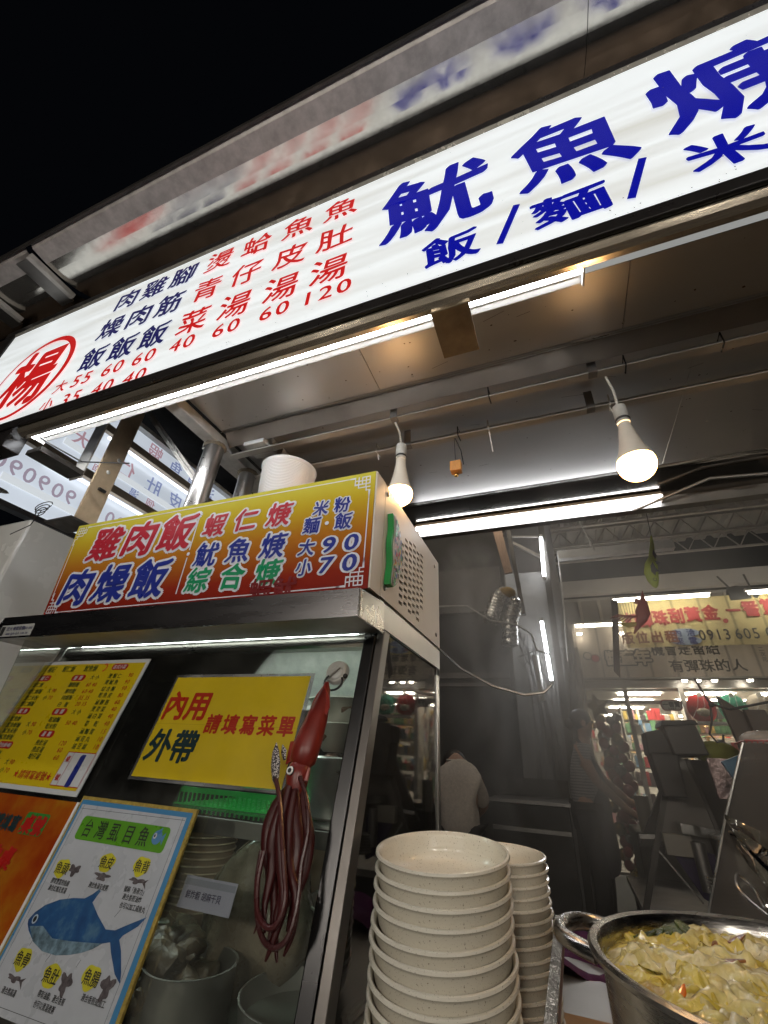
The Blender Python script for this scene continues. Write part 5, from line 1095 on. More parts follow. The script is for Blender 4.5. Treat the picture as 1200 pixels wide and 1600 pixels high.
# bagged plush in the window
for i, (x, c, lab) in enumerate(((1.90, (.45, .03, .03), 'red plush in a clear bag hanging in the shop window'), (2.29, (.10, .40, .28), 'green plush in a clear bag hanging in the shop window'), (2.62, (.60, .52, .42), 'cream plush in a clear bag hanging in the shop window'))):
    p_ = thing('bagged_plush', lab, 'plush', (x, 8.0, .70))
    obj('body', MB().ball((x, 8.02, .84), .17, 12, 1.08, .45, 1.15), mat('plush_'+('red', 'green', 'cream')[i], c, .9, 0, .35, 14, bmp=.8, spec=.1), p_, smooth=True)
    obj('snout', MB().ball((x, 7.955, .78), .07, 8, 1.3, .5, .8), mat('plush_pale', (.55, .50, .38), .9, 0, .2, 20, spec=.1), p_, smooth=True)
    obj('tag', MB().box(x-.03, x+.03, 7.93, 7.935, .98, 1.04), mat('tag_white', (.7, .68, .62), .5), p_)
    for k in range(3): obj('bag_crease', MB().tube([(x-.16+.1*k, 7.93, .70+.05*k), (x-.06+.09*k, 7.92, .86), (x-.02+.06*k, 7.93, 1.0)], .004, 5), mat('crease_white', (.75, .74, .72), .3), p_)
solo('window_shelf', MB().box(1.78, 4, 7.95, 8.15, .62, .66), M['whitepl'], 'white shelf edge under the bagged plush', 'shelf')
sp2 = thing('oval_sign', 'small white oval sign with pink edge hanging in the shop', 'sign', (1.42, 7.7, .85))
ON = Frame((0, 7.7, 0), (1, 0, 0), (0, 0, 1), (0, -1, 0))
obj('plate', rrect(ON, 1.33, 1.60, .765, .915, .05, 0), mat('sign_pink', (.5, .18, .2), .5), sp2); obj('plate_face', rrect(ON, 1.345, 1.585, .78, .90, .045, .004), mat('sign_white', (.7, .66, .6), .5), sp2)
write(ON, [('一番賞', 1.465, .85, .07, .95), ('LUCKY', 1.465, .795, .03, 1)], .008, .03, 0, 0, KB, sp2)
solo('price_card', MB().box(1.02, 1.12, 8.5, 8.51, .50, .62).box(1.02, 1.13, 8.5, 8.505, .62, .63), mat('card_white', (.7, .67, .6), .5), 'white hanging price card in the shop', 'card')
# balloon column
bc = thing('balloon_column', 'tall column of small red, gold and silver balloons beside the worker', 'balloons', (.43, 5.75, -1.25))
q = random.Random(21); bm_ = [mat('balloon_red', (.30, .02, .03), .15, 0, .1, 4, coat=.6), mat('balloon_gold', (.40, .28, .08), .2, .8, .1, 4), mat('balloon_silver', (.45, .44, .44), .18, .9, .1, 4), mat('balloon_pink', (.38, .10, .14), .2, 0, .1, 4, coat=.6)]
for i in range(64):
    z = .50-.022*i; a = i*2.4; rr2 = .085+.03*math.sin(i*.7)
    obj('balloon', MB().ball((.45+rr2*math.cos(a), 5.75+rr2*math.sin(a), z), q.uniform(.045, .062), 8), bm_[q.choices(range(4), (5, 2, 2, 2))[0]], bc, smooth=True)
star = []
for i in range(10):
    a = R(90+i*36+12); r = .14 if i % 2 == 0 else .07; star.append((.36+r*math.cos(a), 5.7, .60+r*math.sin(a)))
mb = MB(); mb.add(star+[(.36, 5.66, .60), (.36, 5.76, .60)], [(i, (i+1) % 10, 10) for i in range(10)]+[((i+1) % 10, i, 11) for i in range(10)])
solo('star_balloon', mb, mat('foil_gold', (.42, .30, .07), .2, .9, .2, 20, bmp=.6), 'gold foil star balloon on top of the balloons', 'balloon')

# ---- hanging fish decorations
gf = thing('green_fish', 'lime green printed fish streamer hanging head down', 'decoration', (.56, 2.5, .84))
pr = [((.600, 2.5, 1.15), .004), ((.592, 2.5, 1.10), .010), ((.580, 2.5, 1.05), .014), ((.575, 2.5, 1.02), .018), ((.560, 2.5, .98), .030), ((.548, 2.5, .93), .034), ((.548, 2.5, .89), .028), ((.550, 2.5, .855), .014), ((.551, 2.5, .845), .003)]
obj('body', MB().tube([p for p, r in pr], [r for p, r in pr], 14, .6), mat('lime_cloth', (.26, .34, .03), .6, 0, .15, 20), gf, smooth=True)
FF = Frame((0, 2.478, 0), (1, 0, 0), (0, 0, 1), (0, -1, 0))
mb = poly2(FF, [(.55, .965), (.565, .985), (.572, .95), (.582, .93), (.566, .925), (.560, .905), (.546, .93)], 0); poly2(FF, [(.585, 1.06), (.594, 1.02), (.582, 1.0), (.575, 1.03)], .0, mb); poly2(FF, [(.575, .99), (.60, .975), (.58, .965)], .006, mb); disc(FF, .552, .885, .009, .010, 0, mb)
obj('dark_print', mb, mat('fish_print_dark', (.03, .04, .05), .6), gf); obj('eye_patch', disc(FF, .552, .885, .006, .007, .001), MATS['lime_cloth'], gf)
obj('string', MB().tube([(.600, 2.5, 1.14), (.61, 2.5, 1.30)], .0015, 5), M['black'], gf)
rq = thing('red_squid_kite', 'dark red squid shaped streamer hanging below the green fish', 'decoration', (.44, 2.5, .65))
obj('body', MB().tube([(.484, 2.5, .835), (.478, 2.5, .80), (.470, 2.5, .76), (.460, 2.5, .72), (.448, 2.5, .685), (.425, 2.5, .65), (.395, 2.5, .61)], [.002, .010, .024, .034, .026, .012, .004], 12, .5), mat('deep_red_cloth', (.20, .014, .014), .6, 0, .2, 20), rq, smooth=True)
mb = MB()
for k in range(6): mb.tube([(.43-.006*k, 2.5, .70), (.40-.012*k, 2.49, .69+.004*k), (.37-.014*k, 2.5, .665+.006*k)], [.005, .004, .002], 6)
obj('arms', mb, MATS['deep_red_cloth'], rq, kind='stuff'); obj('fin', MB().poly([(.44, 2.5, .80), (.46, 2.5, .79), (.452, 2.5, .755), (.430, 2.5, .772)], (0, .004, 0)), MATS['deep_red_cloth'], rq)
obj('yellow_tail', MB().tube([(.43, 2.5, .66), (.38, 2.5, .655), (.33, 2.5, .668)], [.008, .014, .003], 8, .4), mat('yellow_cloth', (.35, .28, .03), .6), rq)
solo('dark_streamer', MB().hexa([(.391, 3.0, .95), (.428, 3.0, .95), (.345, 3.0, .478), (.318, 3.0, .515)], [(.391, 3.01, .95), (.428, 3.01, .95), (.345, 3.01, .478), (.318, 3.01, .515)]), mat('streamer_brown', (.05, .04, .04), .5, 0, .5, 14), 'dark pointed streamer hanging in front of the cream banner', 'streamer')
mb = MB()
for k in range(9): mb.tube([(.34+.012*k, 2.6, .86), (.335+.014*k, 2.6, .80), (.345+.012*k, 2.6, .735)], .0012, 4)
solo('wire_cage', mb, M['black'], 'thin wire strands left of the red squid streamer', 'wires')

# ================================================================ NEIGHBOUR STALL (right)
nc = thing('neighbour_stall', 'steel neighbouring stall with a trapezoid glass display case', 'stall', (.8, 3.6, -1.25))
s = 3.6/2.2
def N(x, z, y=3.6): return (x*s, y, z*s)
obj('counter_body', MB().box(.30, 1.9, 3.62, 4.6, -1.25, -.74), M['soot'], nc)
obj('counter_top', MB().box(.27, 1.9, 3.55, 4.6, -.74, -.70), M['steel_dull'], nc)
obj('case_frame', MB().bar(N(.37, .055), N(.17, -.43), .03).bar(N(.37, .055), N(.60, .07), .022).bar(N(.42, .05), N(.47, -.25), .02), M['darkmetal'], nc)
obj('case_glass', MB().hexa([N(.37, .05), N(.42, .05), N(.47, -.25), N(.25, -.22)], [N(.37, .05, 3.605), N(.42, .05, 3.605), N(.47, -.25, 3.605), N(.25, -.22, 3.605)]), mat('cloudy_panel', (.10, .09, .08), .35, .3, .2, 3), nc)
obj('dark_interior', MB().hexa([N(.20, -.25, 3.7), N(.75, -.22, 3.7), N(.75, .05, 3.9), N(.40, .05, 3.9)], [N(.20, -.25, 3.75), N(.75, -.22, 3.75), N(.75, .05, 3.95), N(.40, .05, 3.95)]), M['soot'], nc)
obj('sloping_edge', MB().bar(N(.245, -.24), N(.355, -.385), .009).bar(N(.20, -.215), N(.26, -.21), .02), M['steel_dull'], nc)
solo('purple_cloth', MB().hexa([N(.28, -.22, 3.58), N(.46, -.25, 3.58), N(.42, -.40, 3.58), N(.36, -.37, 3.58)], [N(.28, -.22, 3.62), N(.46, -.25, 3.62), N(.42, -.40, 3.62), N(.36, -.37, 3.62)]), mat('cloth_violet', (.045, .03, .09), .8), 'dark violet cloth on the neighbouring stall', 'cloth')
solo('white_carton', MB().box(.445, .585, 3.50, 3.56, -.415, -.315), mat('carton_cream', (.26, .24, .20), .6, 0, .1, 5), 'cream carton standing in the neighbouring display case', 'carton')
solo('steel_can', MB().lathe([(.001, 0), (.035, 0), (.035, .22), (.001, .22)], (.61, 3.50, -.56), 18), M['steel_dull'], 'tall steel can beside the cream carton', 'can', smooth=True)
solo('steel_can', MB().lathe([(.001, 0), (.05, 0), (.05, .2), (.001, .2)], (.74, 3.55, -.50), 18), M['steel_dull'], 'wider steel can right of the cream carton', 'can', smooth=True)
for i in range(7):
    b_ = solo('side_plate', MB().lathe([(.001, 0), (.05, 0), (.075, .015), (.073, .017), (.001, .006)], (.675, 3.46, -.60+.016*i), 24), mat('dim_plate', (.34, .32, .29), .4), 'pale plate, %s in the short stack on the neighbouring stall' % ('lowest', 'second', 'third', 'fourth', 'fifth', 'sixth', 'topmost')[i], 'plate', 'plates on the neighbouring stall', smooth=True)
solo('glass_tray', MB().hexa([N(.33, -.155, 3.45), N(.50, -.17, 3.45), N(.52, -.20, 3.45), N(.33, -.185, 3.45)], [N(.33, -.155, 3.6), N(.50, -.17, 3.6), N(.52, -.20, 3.6), N(.33, -.185, 3.6)]), glassy('tray_glass', (.8, .8, .8), .1, .2), 'clear tray over the cream carton', 'tray')
yb_ = 3.4; t_ = yb_/2.4
def Q(x, z, y=yb_): return (x*t_, y, z*t_)
solo('printer_box', MB().hexa([Q(.32, .06), Q(.43, .06), Q(.43, .135), Q(.39, .165), Q(.325, .15)], [Q(.32, .06, 3.6), Q(.43, .06, 3.6), Q(.43, .135, 3.6), Q(.39, .165, 3.6), Q(.325, .15, 3.6)]).hexa([Q(.345, -.09), Q(.43, -.09), Q(.43, .08), Q(.325, .08)], [Q(.345, -.09, 3.6), Q(.43, -.09, 3.6), Q(.43, .08, 3.6), Q(.325, .08, 3.6)]), mat('device_grey', (.045, .04, .038), .6), 'dark boxy device stacked at the left of the neighbouring stall', 'device', bevel=.01)
gb_ = solo('grey_bin', MB().hexa([Q(.415, .065, 3.35), Q(.54, .07, 3.35), Q(.52, .185, 3.35), Q(.395, .175, 3.35)], [Q(.415, .065, 3.55), Q(.54, .07, 3.55), Q(.52, .185, 3.55), Q(.395, .175, 3.55)]), mat('bin_grey', (.07, .062, .056), .5, 0, .15, 5), 'grey box with black lid on top of the neighbouring case', 'box', bevel=.008)
obj('lid', MB().hexa([Q(.385, .172, 3.33), Q(.53, .182, 3.33), Q(.52, .200, 3.33), Q(.395, .196, 3.33)], [Q(.385, .172, 3.57), Q(.53, .182, 3.57), Q(.52, .200, 3.57), Q(.395, .196, 3.57)]), M['black'], gb_, bevel=.006)
solo('green_cloth', MB().ball(Q(.585, .085, 3.5), .10, 10, 1.3, .8, .6), mat('cloth_olive', (.20, .21, .02), .8, 0, .2, 20), 'olive green cloth behind the grey box', 'cloth', smooth=True)
solo('card_flaps', MB().hexa([Q(.605, .285, 3.2), Q(.70, .20, 3.2), Q(.735, .09, 3.2), Q(.63, .065, 3.2)], [Q(.605, .285, 3.24), Q(.70, .20, 3.24), Q(.735, .09, 3.24), Q(.63, .065, 3.24)]).hexa([Q(.67, .23, 3.15), Q(.735, .23, 3.15), Q(.77, .10, 3.15), Q(.68, .12, 3.15)], [Q(.67, .23, 3.19), Q(.735, .23, 3.19), Q(.77, .10, 3.19), Q(.68, .12, 3.19)]), mat('grey_card', (.13, .105, .09), .6, 0, .1, 5), 'stacked grey brown cardboard flaps above the neighbouring stall', 'cardboard')
solo('plastic_packet', MB().hexa([Q(.485, .055, 3.1), Q(.56, .055, 3.1), Q(.585, -.075, 3.1), Q(.49, -.075, 3.1)], [Q(.485, .055, 3.12), Q(.56, .055, 3.12), Q(.585, -.075, 3.12), Q(.49, -.075, 3.12)]), mat('packet_foil', (.30, .22, .21), .15, .4, .8, 8, bmp=2.0), 'crinkled clear packet with red contents hanging from the neighbouring stall', 'packet')
solo('blue_folder', MB().hexa([(.66, 2.72, .055), (.735, 2.72, .085), (.70, 2.72, -.01), (.69, 2.72, -.015)], [(.66, 2.74, .055), (.735, 2.74, .085), (.70, 2.74, -.01), (.69, 2.74, -.015)]), mat('folder_blue', (.01, .09, .17), .4), 'blue folder edge beside the packet', 'folder')
solo('power_cable', MB().tube([(.48, 2.0, .313), (.500, 2.0, .24), (.505, 2.0, .224), (.56, 2.0, .207), (.68, 2.0, .232), (.8, 2.0, .26)], .004, 6).tube([(.505, 2.0, .224), (.495, 2.0, .17), (.475, 2.0, .125), (.49, 2.0, .10), (.51, 2.0, .105), (.515, 2.0, .125)], .0035, 6).ball((.508, 2.0, .222), .01, 6), M['black'], 'black cable with a plug looping over the cardboard flaps', 'cable', smooth=True)
q = random.Random(33)
for i, (x, y, z, r, h, c, lab) in enumerate(((.98, 3.55, -.70, .05, .30, (.10, .05, .03), 'dark brown sauce bottle on the neighbouring counter'), (1.12, 3.5, -.70, .045, .26, (.30, .28, .24), 'cloudy pale bottle on the neighbouring counter'), (1.25, 3.6, -.70, .06, .20, (.25, .04, .03), 'short red topped jar on the neighbouring counter'), (.47, 4.45, -.41, .05, .24, (.20, .18, .15), 'tall grey canister on the stove'), (.88, 4.75, -.42, .10, .16, (.22, .21, .20), 'dull stock pot on the stove'))):
    solo('bottle' if i < 3 else 'canister' if i == 3 else 'small_pot', MB().lathe([(.001, 0), (r, 0), (r, h*.6), (r*.5 if i < 3 else r, h*.75), (r*.4 if i < 3 else r*1.05, h), (.001, h)], (x, y, z), 18), mat('clutter_%d' % i, c, .35), lab, 'bottle' if i < 3 else 'canister' if i == 3 else 'pot', smooth=True)
# near right: clear panel, bag, red basket
solo('splash_screen', MB().hexa([(.367, 1.3, .066), (.46, 1.3, .066), (.46, 1.3, -.44), (.19, 1.3, -.44), (.216, 1.3, -.239), (.294, 1.3, -.075)], [(.367, 1.304, .066), (.46, 1.304, .066), (.46, 1.304, -.44), (.19, 1.304, -.44), (.216, 1.304, -.239), (.294, 1.304, -.075)]), mat('smoky_panel', (.06, .052, .045), .42, 0, .3, 2.5, alpha=.78, spec=.25), 'smoky plastic splash panel behind the soup pot', 'panel')
solo('panel_edge', MB().tube([(.366, 1.296, .066), (.292, 1.296, -.075), (.214, 1.296, -.239), (.19, 1.296, -.44)], .0025, 6), M['steel'], 'bright edge of the smoky splash panel', 'edge', smooth=True)
mb = MB(); n_ = 18
for i in range(n_+1):
    for j in range(9):
        u, v = i/n_, j/8
        x = .285+.12*u; ztop = -.070-.055*u; zbot = -.10-.20*u**.7; z = ztop*(1-v)+zbot*v
        mb.v.append((x, 1.27+.012*math.sin(u*9+v*7)+.006*math.sin(v*15+u*3), z))
mb.f = [(i*9+j, (i+1)*9+j, (i+1)*9+j+1, i*9+j+1) for i in range(n_) for j in range(8)]
solo('clear_bag', mb, glassy('film_bag', (.8, .8, .76), .05, .22, (.30, .29, .24)), 'thin clear plastic bag draped on the splash panel', 'bag', smooth=True)
bk = thing('red_basket', 'red wire basket at the right edge above the splash panel', 'basket', (.43, 1.4, .0))
mb = MB(); rw = mat('red_wire', (.22, .025, .02), .4, 0, .1, 20)
for z in (.076, .035, .003):
    sft = (.076-z)*.15; mb.tube([(.402-sft*.6, 1.4, z), (.56, 1.4, z+.002)], .0022, 6); mb.tube([(.402-sft*.6, 1.4, z), (.42, 1.55, z)], .0022, 6)
for k in range(14): x = .404+k*.011; mb.tube([(x, 1.4, .076), (x-.008, 1.4, .003)], .0014, 5)
obj('wires', mb, rw, bk, kind='stuff')
solo('clear_lump', MB().ball((.46, 1.47, .08), .04, 10, 1.3, 1, .6), mat('milky_plastic', (.30, .29, .28), .25, 0, .1, 10, alpha=.7), 'milky plastic lump in the red basket', 'plastic', smooth=True)

# ================================================================ STREET SIDE (behind the camera: what lights the papers and shows in the steel)
for i, (x, z) in enumerate(((-1.5, .75), (.1, .85), (1.6, .75))):
    t = thing('street_floodlight', ('left', 'middle', 'right')[i]+' floodlight on the stall across the street', 'floodlight', (x, -2.4, z), 'floodlights across the street')
    obj('lamp_body', MB().box(x-.22, x+.22, -2.52, -2.42, z-.13, z+.13), M['black'], t, bevel=.01)
    obj('lamp_glass', MB().hexa([(x-.2, -2.415, z-.11), (x+.2, -2.415, z-.11), (x+.2, -2.415, z+.11), (x-.2, -2.415, z+.11)], [(x-.2, -2.405, z-.11), (x+.2, -2.405, z-.11), (x+.2, -2.405, z+.11), (x-.2, -2.405, z+.11)]), emit('flood_glow', (1, .93, .82), 62), t)
    obj('bracket', MB().box(x-.02, x+.02, -2.62, -2.5, z-.02, z+.02), M['black'], t)
op = thing('opposite_stall', 'dim market stall across the street with an awning and posts', 'stall', (0, -3.2, -1.25))
obj('fascia', MB().box(-5, 4, -2.72, -2.62, 1.2, 1.9), mat('fascia_brown', (.20, .13, .09), .6, 0, .3, 2), op)
obj('counter_body', MB().box(-5, 4, -3.3, -2.7, -1.25, -.4), M['steel_dull'], op)
obj('back_cloth', MB().box(-5, 4, -4.3, -4.25, -.4, 2.0), mat('stall_cloth', (.16, .12, .10), .8, 0, .5, 1), op)
for x in (-4.9, -1.8, .0, 3.9): obj('post', MB().box(x-.03, x+.03, -2.7, -2.64, -1.25, 1.55), M['steel_dull'], op)

# ================================================================ PEOPLE
def skinned(name, verts, edges, rad, m_, parent, sub=2, root=0):
    me = bpy.data.meshes.new(name); me.from_pydata([tuple(v) for v in verts], edges, []); me.update(); me.materials.append(m_)
    o = bpy.data.objects.new(name, me); COL.objects.link(o); sk_ = o.modifiers.new('skin', 'SKIN'); sk_.use_smooth_shade = True
    for i, v in enumerate(me.skin_vertices[0].data): v.radius = rad[i] if isinstance(rad[i], tuple) else (rad[i], rad[i]); v.use_root = (i == root)
    sb_ = o.modifiers.new('sub', 'SUBSURF'); sb_.levels = sub; sb_.render_levels = sub
    o.parent = parent; o.matrix_parent_inverse = Matrix.Translation(-Vector(parent.location)); return o
SKN = mat('skin', (.55, .34, .25), .5, 0, .05, 20, sss=.1); HAIR = mat('hair_dark', (.025, .018, .015), .45, 0, .3, 60)
def stripes():
    m, t, b = nt('striped_shirt'); tc = t.nodes.new('ShaderNodeTexCoord'); wv = t.nodes.new('ShaderNodeTexWave'); wv.bands_direction = 'Z'; wv.inputs['Scale'].default_value = 14
    t.links.new(tc.outputs['Object'], wv.inputs['Vector']); t.links.new(ramp(t, wv.outputs['Fac'], [(.3, (.26, .25, .26)), (.6, (.46, .44, .43))]), b.inputs['Base Color']); b.inputs['Roughness'].default_value = .8; return m
pw = thing('person', 'person with short dark hair in a striped shirt and dark apron reaching over a stove', 'person', (.10, 4.9, -1.25))
x0, y0_ = .10, 4.9
J = dict(pelvis=(x0-.02, y0_, -.28), waist=(x0-.02, y0_, -.12), chest=(x0+.0, y0_, .06), neck=(x0+.04, y0_, .22), head=(x0+.065, y0_-.01, .36), htop=(x0+.07, y0_, .44),
 shR=(x0-.02, y0_-.17, .13), elR=(x0+.08, y0_-.20, -.10), wrR=(x0+.27, y0_-.22, -.28), haR=(x0+.36, y0_-.22, -.33),
 shL=(x0+.03, y0_+.17, .13), elL=(x0+.14, y0_+.19, -.08), wrL=(x0+.33, y0_+.14, -.24), haL=(x0+.42, y0_+.12, -.28),
 hiR=(x0-.03, y0_-.10, -.36), knR=(x0-.0, y0_-.11, -.78), anR=(x0-.04, y0_-.11, -1.17), toR=(x0+.10, y0_-.12, -1.22),
 hiL=(x0-.03, y0_+.10, -.36), knL=(x0+.04, y0_+.11, -.78), anL=(x0+.01, y0_+.11, -1.17), toL=(x0+.15, y0_+.12, -1.22))
nm = list(J); E_ = [('pelvis', 'waist'), ('waist', 'chest'), ('chest', 'neck'), ('neck', 'head'), ('head', 'htop'), ('chest', 'shR'), ('shR', 'elR'), ('elR', 'wrR'), ('wrR', 'haR'), ('chest', 'shL'), ('shL', 'elL'), ('elL', 'wrL'), ('wrL', 'haL'), ('pelvis', 'hiR'), ('hiR', 'knR'), ('knR', 'anR'), ('anR', 'toR'), ('pelvis', 'hiL'), ('hiL', 'knL'), ('knL', 'anL'), ('anL', 'toL')]
RD = dict(pelvis=.09, waist=.09, chest=.125, neck=.045, head=.085, htop=.06, shR=.06, elR=.042, wrR=.028, haR=.022, shL=.06, elL=.042, wrL=.028, haL=.022, hiR=.085, knR=.058, anR=.038, toR=.035, hiL=.085, knL=.058, anL=.038, toL=.035)
skinned('body', [J[n] for n in nm], [(nm.index(a), nm.index(b)) for a, b in E_], [RD[n] for n in nm], SKN, pw)
skinned('shirt', [(x0-.02, y0_, -.36), J['chest'], (x0+.03, y0_, .17), J['shR'], (x0+.04, y0_-.19, .01), J['shL'], (x0+.09, y0_+.18, .02)], [(0, 1), (1, 2), (1, 3), (3, 4), (1, 5), (5, 6)], [.145, .15, .07, .078, .066, .078, .066], stripes(), pw)
skinned('apron', [(x0+.06, y0_, .08), (x0+.05, y0_, -.12), (x0+.04, y0_, -.35), (x0+.05, y0_, -.80)], [(0, 1), (1, 2), (2, 3)], [(.10, .08), (.12, .12), (.15, .14), (.17, .14)], mat('apron_dark', (.035, .03, .045), .8), pw)
skinned('trousers', [J['pelvis'], J['hiR'], J['knR'], J['anR'], J['hiL'], J['knL'], J['anL']], [(0, 1), (1, 2), (2, 3), (0, 4), (4, 5), (5, 6)], [.135, .10, .075, .055, .10, .075, .055], mat('trousers_dark', (.03, .028, .03), .8), pw)
obj('apron_strap', MB().tube([(x0-.03, y0_-.17, .23), (x0+.05, y0_-.14, .12), (x0+.10, y0_-.10, .0)], .014, 6, .4), MATS['apron_dark'], pw)
hr = MB().ball((x0+.035, y0_, .395), .100, 14, 1.0, 1.0, 1.0).ball((x0-.06, y0_, .36), .05, 10)
obj('hair', hr, HAIR, pw, smooth=True)
obj('nose', MB().ball((x0+.155, y0_-.02, .345), .016, 8, 1.2, 1, 1.4), SKN, pw, smooth=True)
obj('eye', MB().ball((x0+.135, y0_-.055, .375), .010, 8), HAIR, pw); obj('eye', MB().ball((x0+.140, y0_+.015, .375), .010, 8), HAIR, pw)
obj('mouth', MB().ball((x0+.142, y0_-.02, .305), .016, 8, .5, 1.2, .35), mat('lips', (.28, .09, .08), .5), pw, smooth=True)
obj('ear', MB().ball((x0+.055, y0_-.095, .36), .022, 8, 1, .5, 1.4), SKN, pw, smooth=True)
def fingers(px, py, pz, par):
    for k in range(4): obj('finger', MB().tube([(px, py-.025+.016*k, pz), (px+.035, py-.028+.018*k, pz-.008), (px+.06-.006*abs(k-1.5), py-.028+.018*k, pz-.028)], [.010, .009, .006], 6), SKN, par, smooth=True)
    obj('thumb', MB().tube([(px-.03, py-.02, pz), (px-.01, py-.05, pz-.01), (px+.02, py-.055, pz-.02)], [.011, .010, .007], 6), SKN, par, smooth=True)
fingers(x0+.37, y0_-.22, -.335, pw); fingers(x0+.43, y0_+.12, -.285, pw)
solo('steel_stove', MB().box(.40, .95, 4.6, 5.2, -1.25, -.42), M['darkmetal'], 'dull dark stove in front of the person in the striped shirt', 'stove', bevel=.01)
solo('wide_pan', MB().lathe([(.001, -.415), (.14, -.415), (.2, -.37), (.205, -.37), (.145, -.41), (.001, -.41)], (.65, 4.85, 0), 28), M['steel'], 'wide shallow pan on the far steel stove', 'pan', smooth=True)
pm = thing('person', 'person in a pale cream jacket bending away behind the bowls', 'person', (-.85, 3.9, -1.25))
mx_, my_ = -.86, 3.9
V_ = [(mx_, my_, -.42), (mx_+.0, my_, -.28), (mx_+.02, my_+.0, -.12), (mx_-.02, my_+.06, .01), (mx_-.05, my_+.14, -.03), (mx_-.06, my_+.17, -.10), (mx_+.12, my_+.03, -.14), (mx_+.16, my_+.2, -.30), (mx_+.05, my_+.42, -.40), (mx_-.14, my_+.05, -.14), (mx_-.18, my_+.2, -.30), (mx_-.05, my_+.42, -.40), (mx_+.09, my_, -.50), (mx_+.09, my_+.03, -.85), (mx_+.09, my_, -1.2), (mx_-.09, my_, -.50), (mx_-.09, my_+.03, -.85), (mx_-.09, my_, -1.2)]
Ed = [(0, 1), (1, 2), (2, 3), (3, 4), (4, 5), (2, 6), (6, 7), (7, 8), (2, 9), (9, 10), (10, 11), (0, 12), (12, 13), (13, 14), (0, 15), (15, 16), (16, 17)]
skinned('body', V_, Ed, [.12, .12, .12, .05, .085, .06, .06, .045, .028, .06, .045, .028, .085, .06, .045, .085, .06, .045], SKN, pm)
skinned('jacket', [(mx_, my_, -.62), V_[1], V_[2], (mx_-.01, my_+.04, -.02), V_[6], V_[7], V_[9], V_[10]], [(0, 1), (1, 2), (2, 3), (2, 4), (4, 5), (2, 6), (6, 7)], [.175, .17, .15, .085, .085, .065, .085, .065], mat('cream_cloth', (.72, .64, .56), .85, 0, .12, 60, bmp=.5), pm)
skinned('trousers', [V_[0], V_[12], V_[13], V_[14], V_[15], V_[16], V_[17]], [(0, 1), (1, 2), (2, 3), (0, 4), (4, 5), (5, 6)], [.14, .10, .08, .06, .10, .08, .06], MATS['trousers_dark'], pm)
obj('hair', MB().ball((mx_-.06, my_+.15, -.02), .10, 12, 1, 1.05, 1), HAIR, pm, smooth=True)
obj('collar', MB().lathe([(.07, 0), (.085, .03), (.078, .035), (.06, .005)], (mx_-.02, my_+.05, -.03), 20), MATS['cream_cloth'], pm, smooth=True)

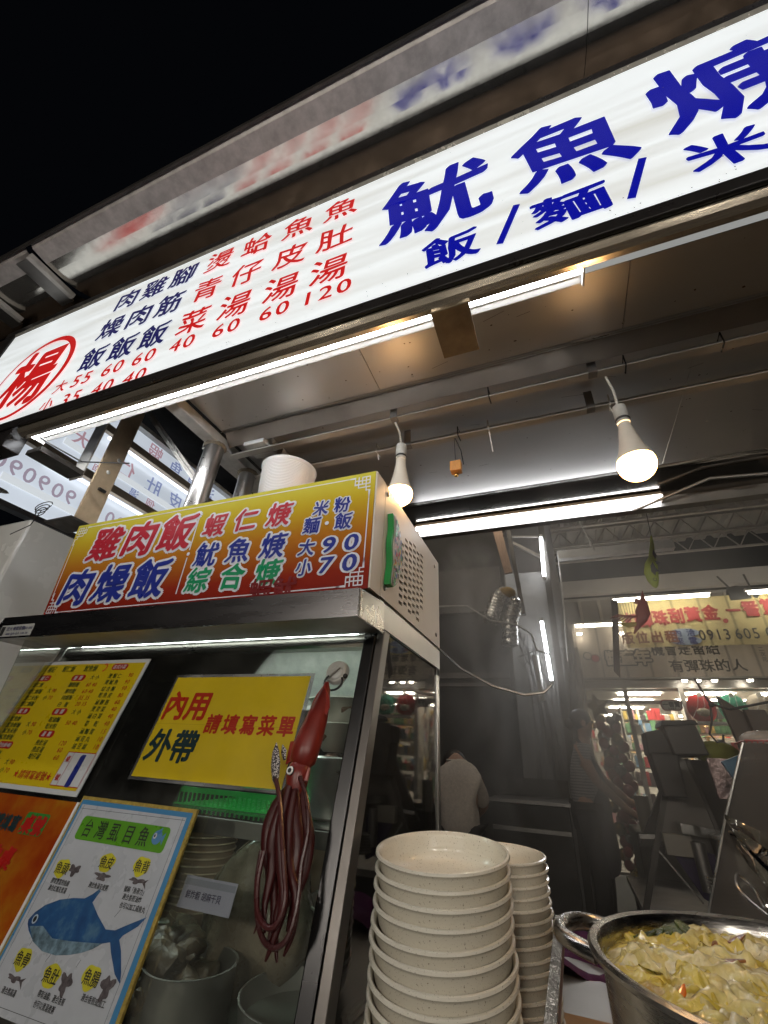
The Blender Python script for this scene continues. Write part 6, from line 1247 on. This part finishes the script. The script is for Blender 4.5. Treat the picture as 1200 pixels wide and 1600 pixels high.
# ================================================================ STEAM
def steam(name, x0_, x1_, y0s, y1s, z0_, z1_, dens, lab, scale=1.6, seed=0):
    m = bpy.data.materials.new(name+'_volume'); m.use_nodes = True; t = m.node_tree; t.nodes.clear()
    o_ = t.nodes.new('ShaderNodeOutputMaterial'); pv = t.nodes.new('ShaderNodeVolumePrincipled'); t.links.new(pv.outputs[0], o_.inputs['Volume'])
    pv.inputs['Color'].default_value = (.92, .90, .88, 1); pv.inputs['Anisotropy'].default_value = .3
    tc = t.nodes.new('ShaderNodeTexCoord'); mp = t.nodes.new('ShaderNodeMapping'); mp.inputs['Location'].default_value = (seed, 0, 0); mp.inputs['Scale'].default_value = (1, 1, .6)
    n = t.nodes.new('ShaderNodeTexNoise'); n.inputs['Scale'].default_value = scale; n.inputs['Detail'].default_value = 4; n.inputs['Distortion'].default_value = .8
    t.links.new(tc.outputs['Object'], mp.inputs[0]); t.links.new(mp.outputs[0], n.inputs['Vector'])
    r = ramp(t, n.outputs['Fac'], [(.44, .02), (.66, 1.0)])
    g = t.nodes.new('ShaderNodeTexGradient'); g.gradient_type = 'SPHERICAL'; mg = t.nodes.new('ShaderNodeMapping')
    cx, cy, cz = (x0_+x1_)/2, (y0s+y1s)/2, (z0_+z1_)/2; sx, sy, sz = 2/(x1_-x0_), 2/(y1s-y0s), 2/(z1_-z0_)
    mg.inputs['Scale'].default_value = (sx, sy, sz); mg.inputs['Location'].default_value = (-cx*sx, -cy*sy, -cz*sz)
    t.links.new(tc.outputs['Object'], mg.inputs[0]); t.links.new(mg.outputs[0], g.inputs[0])
    m1 = t.nodes.new('ShaderNodeMath'); m1.operation = 'MULTIPLY'; m2 = t.nodes.new('ShaderNodeMath'); m2.operation = 'MULTIPLY'; m2.inputs[1].default_value = dens
    t.links.new(r, m1.inputs[0]); t.links.new(g.outputs['Fac'], m1.inputs[1]); t.links.new(m1.outputs[0], m2.inputs[0]); t.links.new(m2.outputs[0], pv.inputs['Density'])
    bm = MB().ball((cx, cy, cz), 1, 14, (x1_-x0_)/2, (y1s-y0s)/2, (z1_-z0_)/2)
    return solo(name, bm, m, lab, 'steam', kind='stuff')
steam('steam', -1.15, .75, 3.85, 4.65, -.9, 1.5, 6.5, 'rising white steam between the showcase and the far column', 1.9, 3)
steam('thin_steam', -.78, -.22, 2.6, 3.2, .55, 1.5, 6.0, 'thin curl of steam in the dark gap under the rear tube light', 3.2, 7)
steam('pot_steam', -.50, .80, 1.20, 2.30, -.40, .95, 1.5, 'warm steam drifting up behind the pot and the bowls', 3.0, 11)
hz = bpy.data.materials.new('kitchen_haze'); hz.use_nodes = True; t = hz.node_tree; t.nodes.clear(); o_ = t.nodes.new('ShaderNodeOutputMaterial'); pv = t.nodes.new('ShaderNodeVolumePrincipled')  # even haze box, added to lift the dark tones behind the stall
pv.inputs['Color'].default_value = (.95, .90, .84, 1); pv.inputs['Density'].default_value = .055; pv.inputs['Anisotropy'].default_value = .2; t.links.new(pv.outputs[0], o_.inputs['Volume'])
solo('steam', MB().box(-1.9, 2.2, 2.2, 5.85, -1.2, 2.6), hz, 'faint warm steam haze, added evenly to lighten the dark aisle behind the stall', 'steam', kind='stuff')
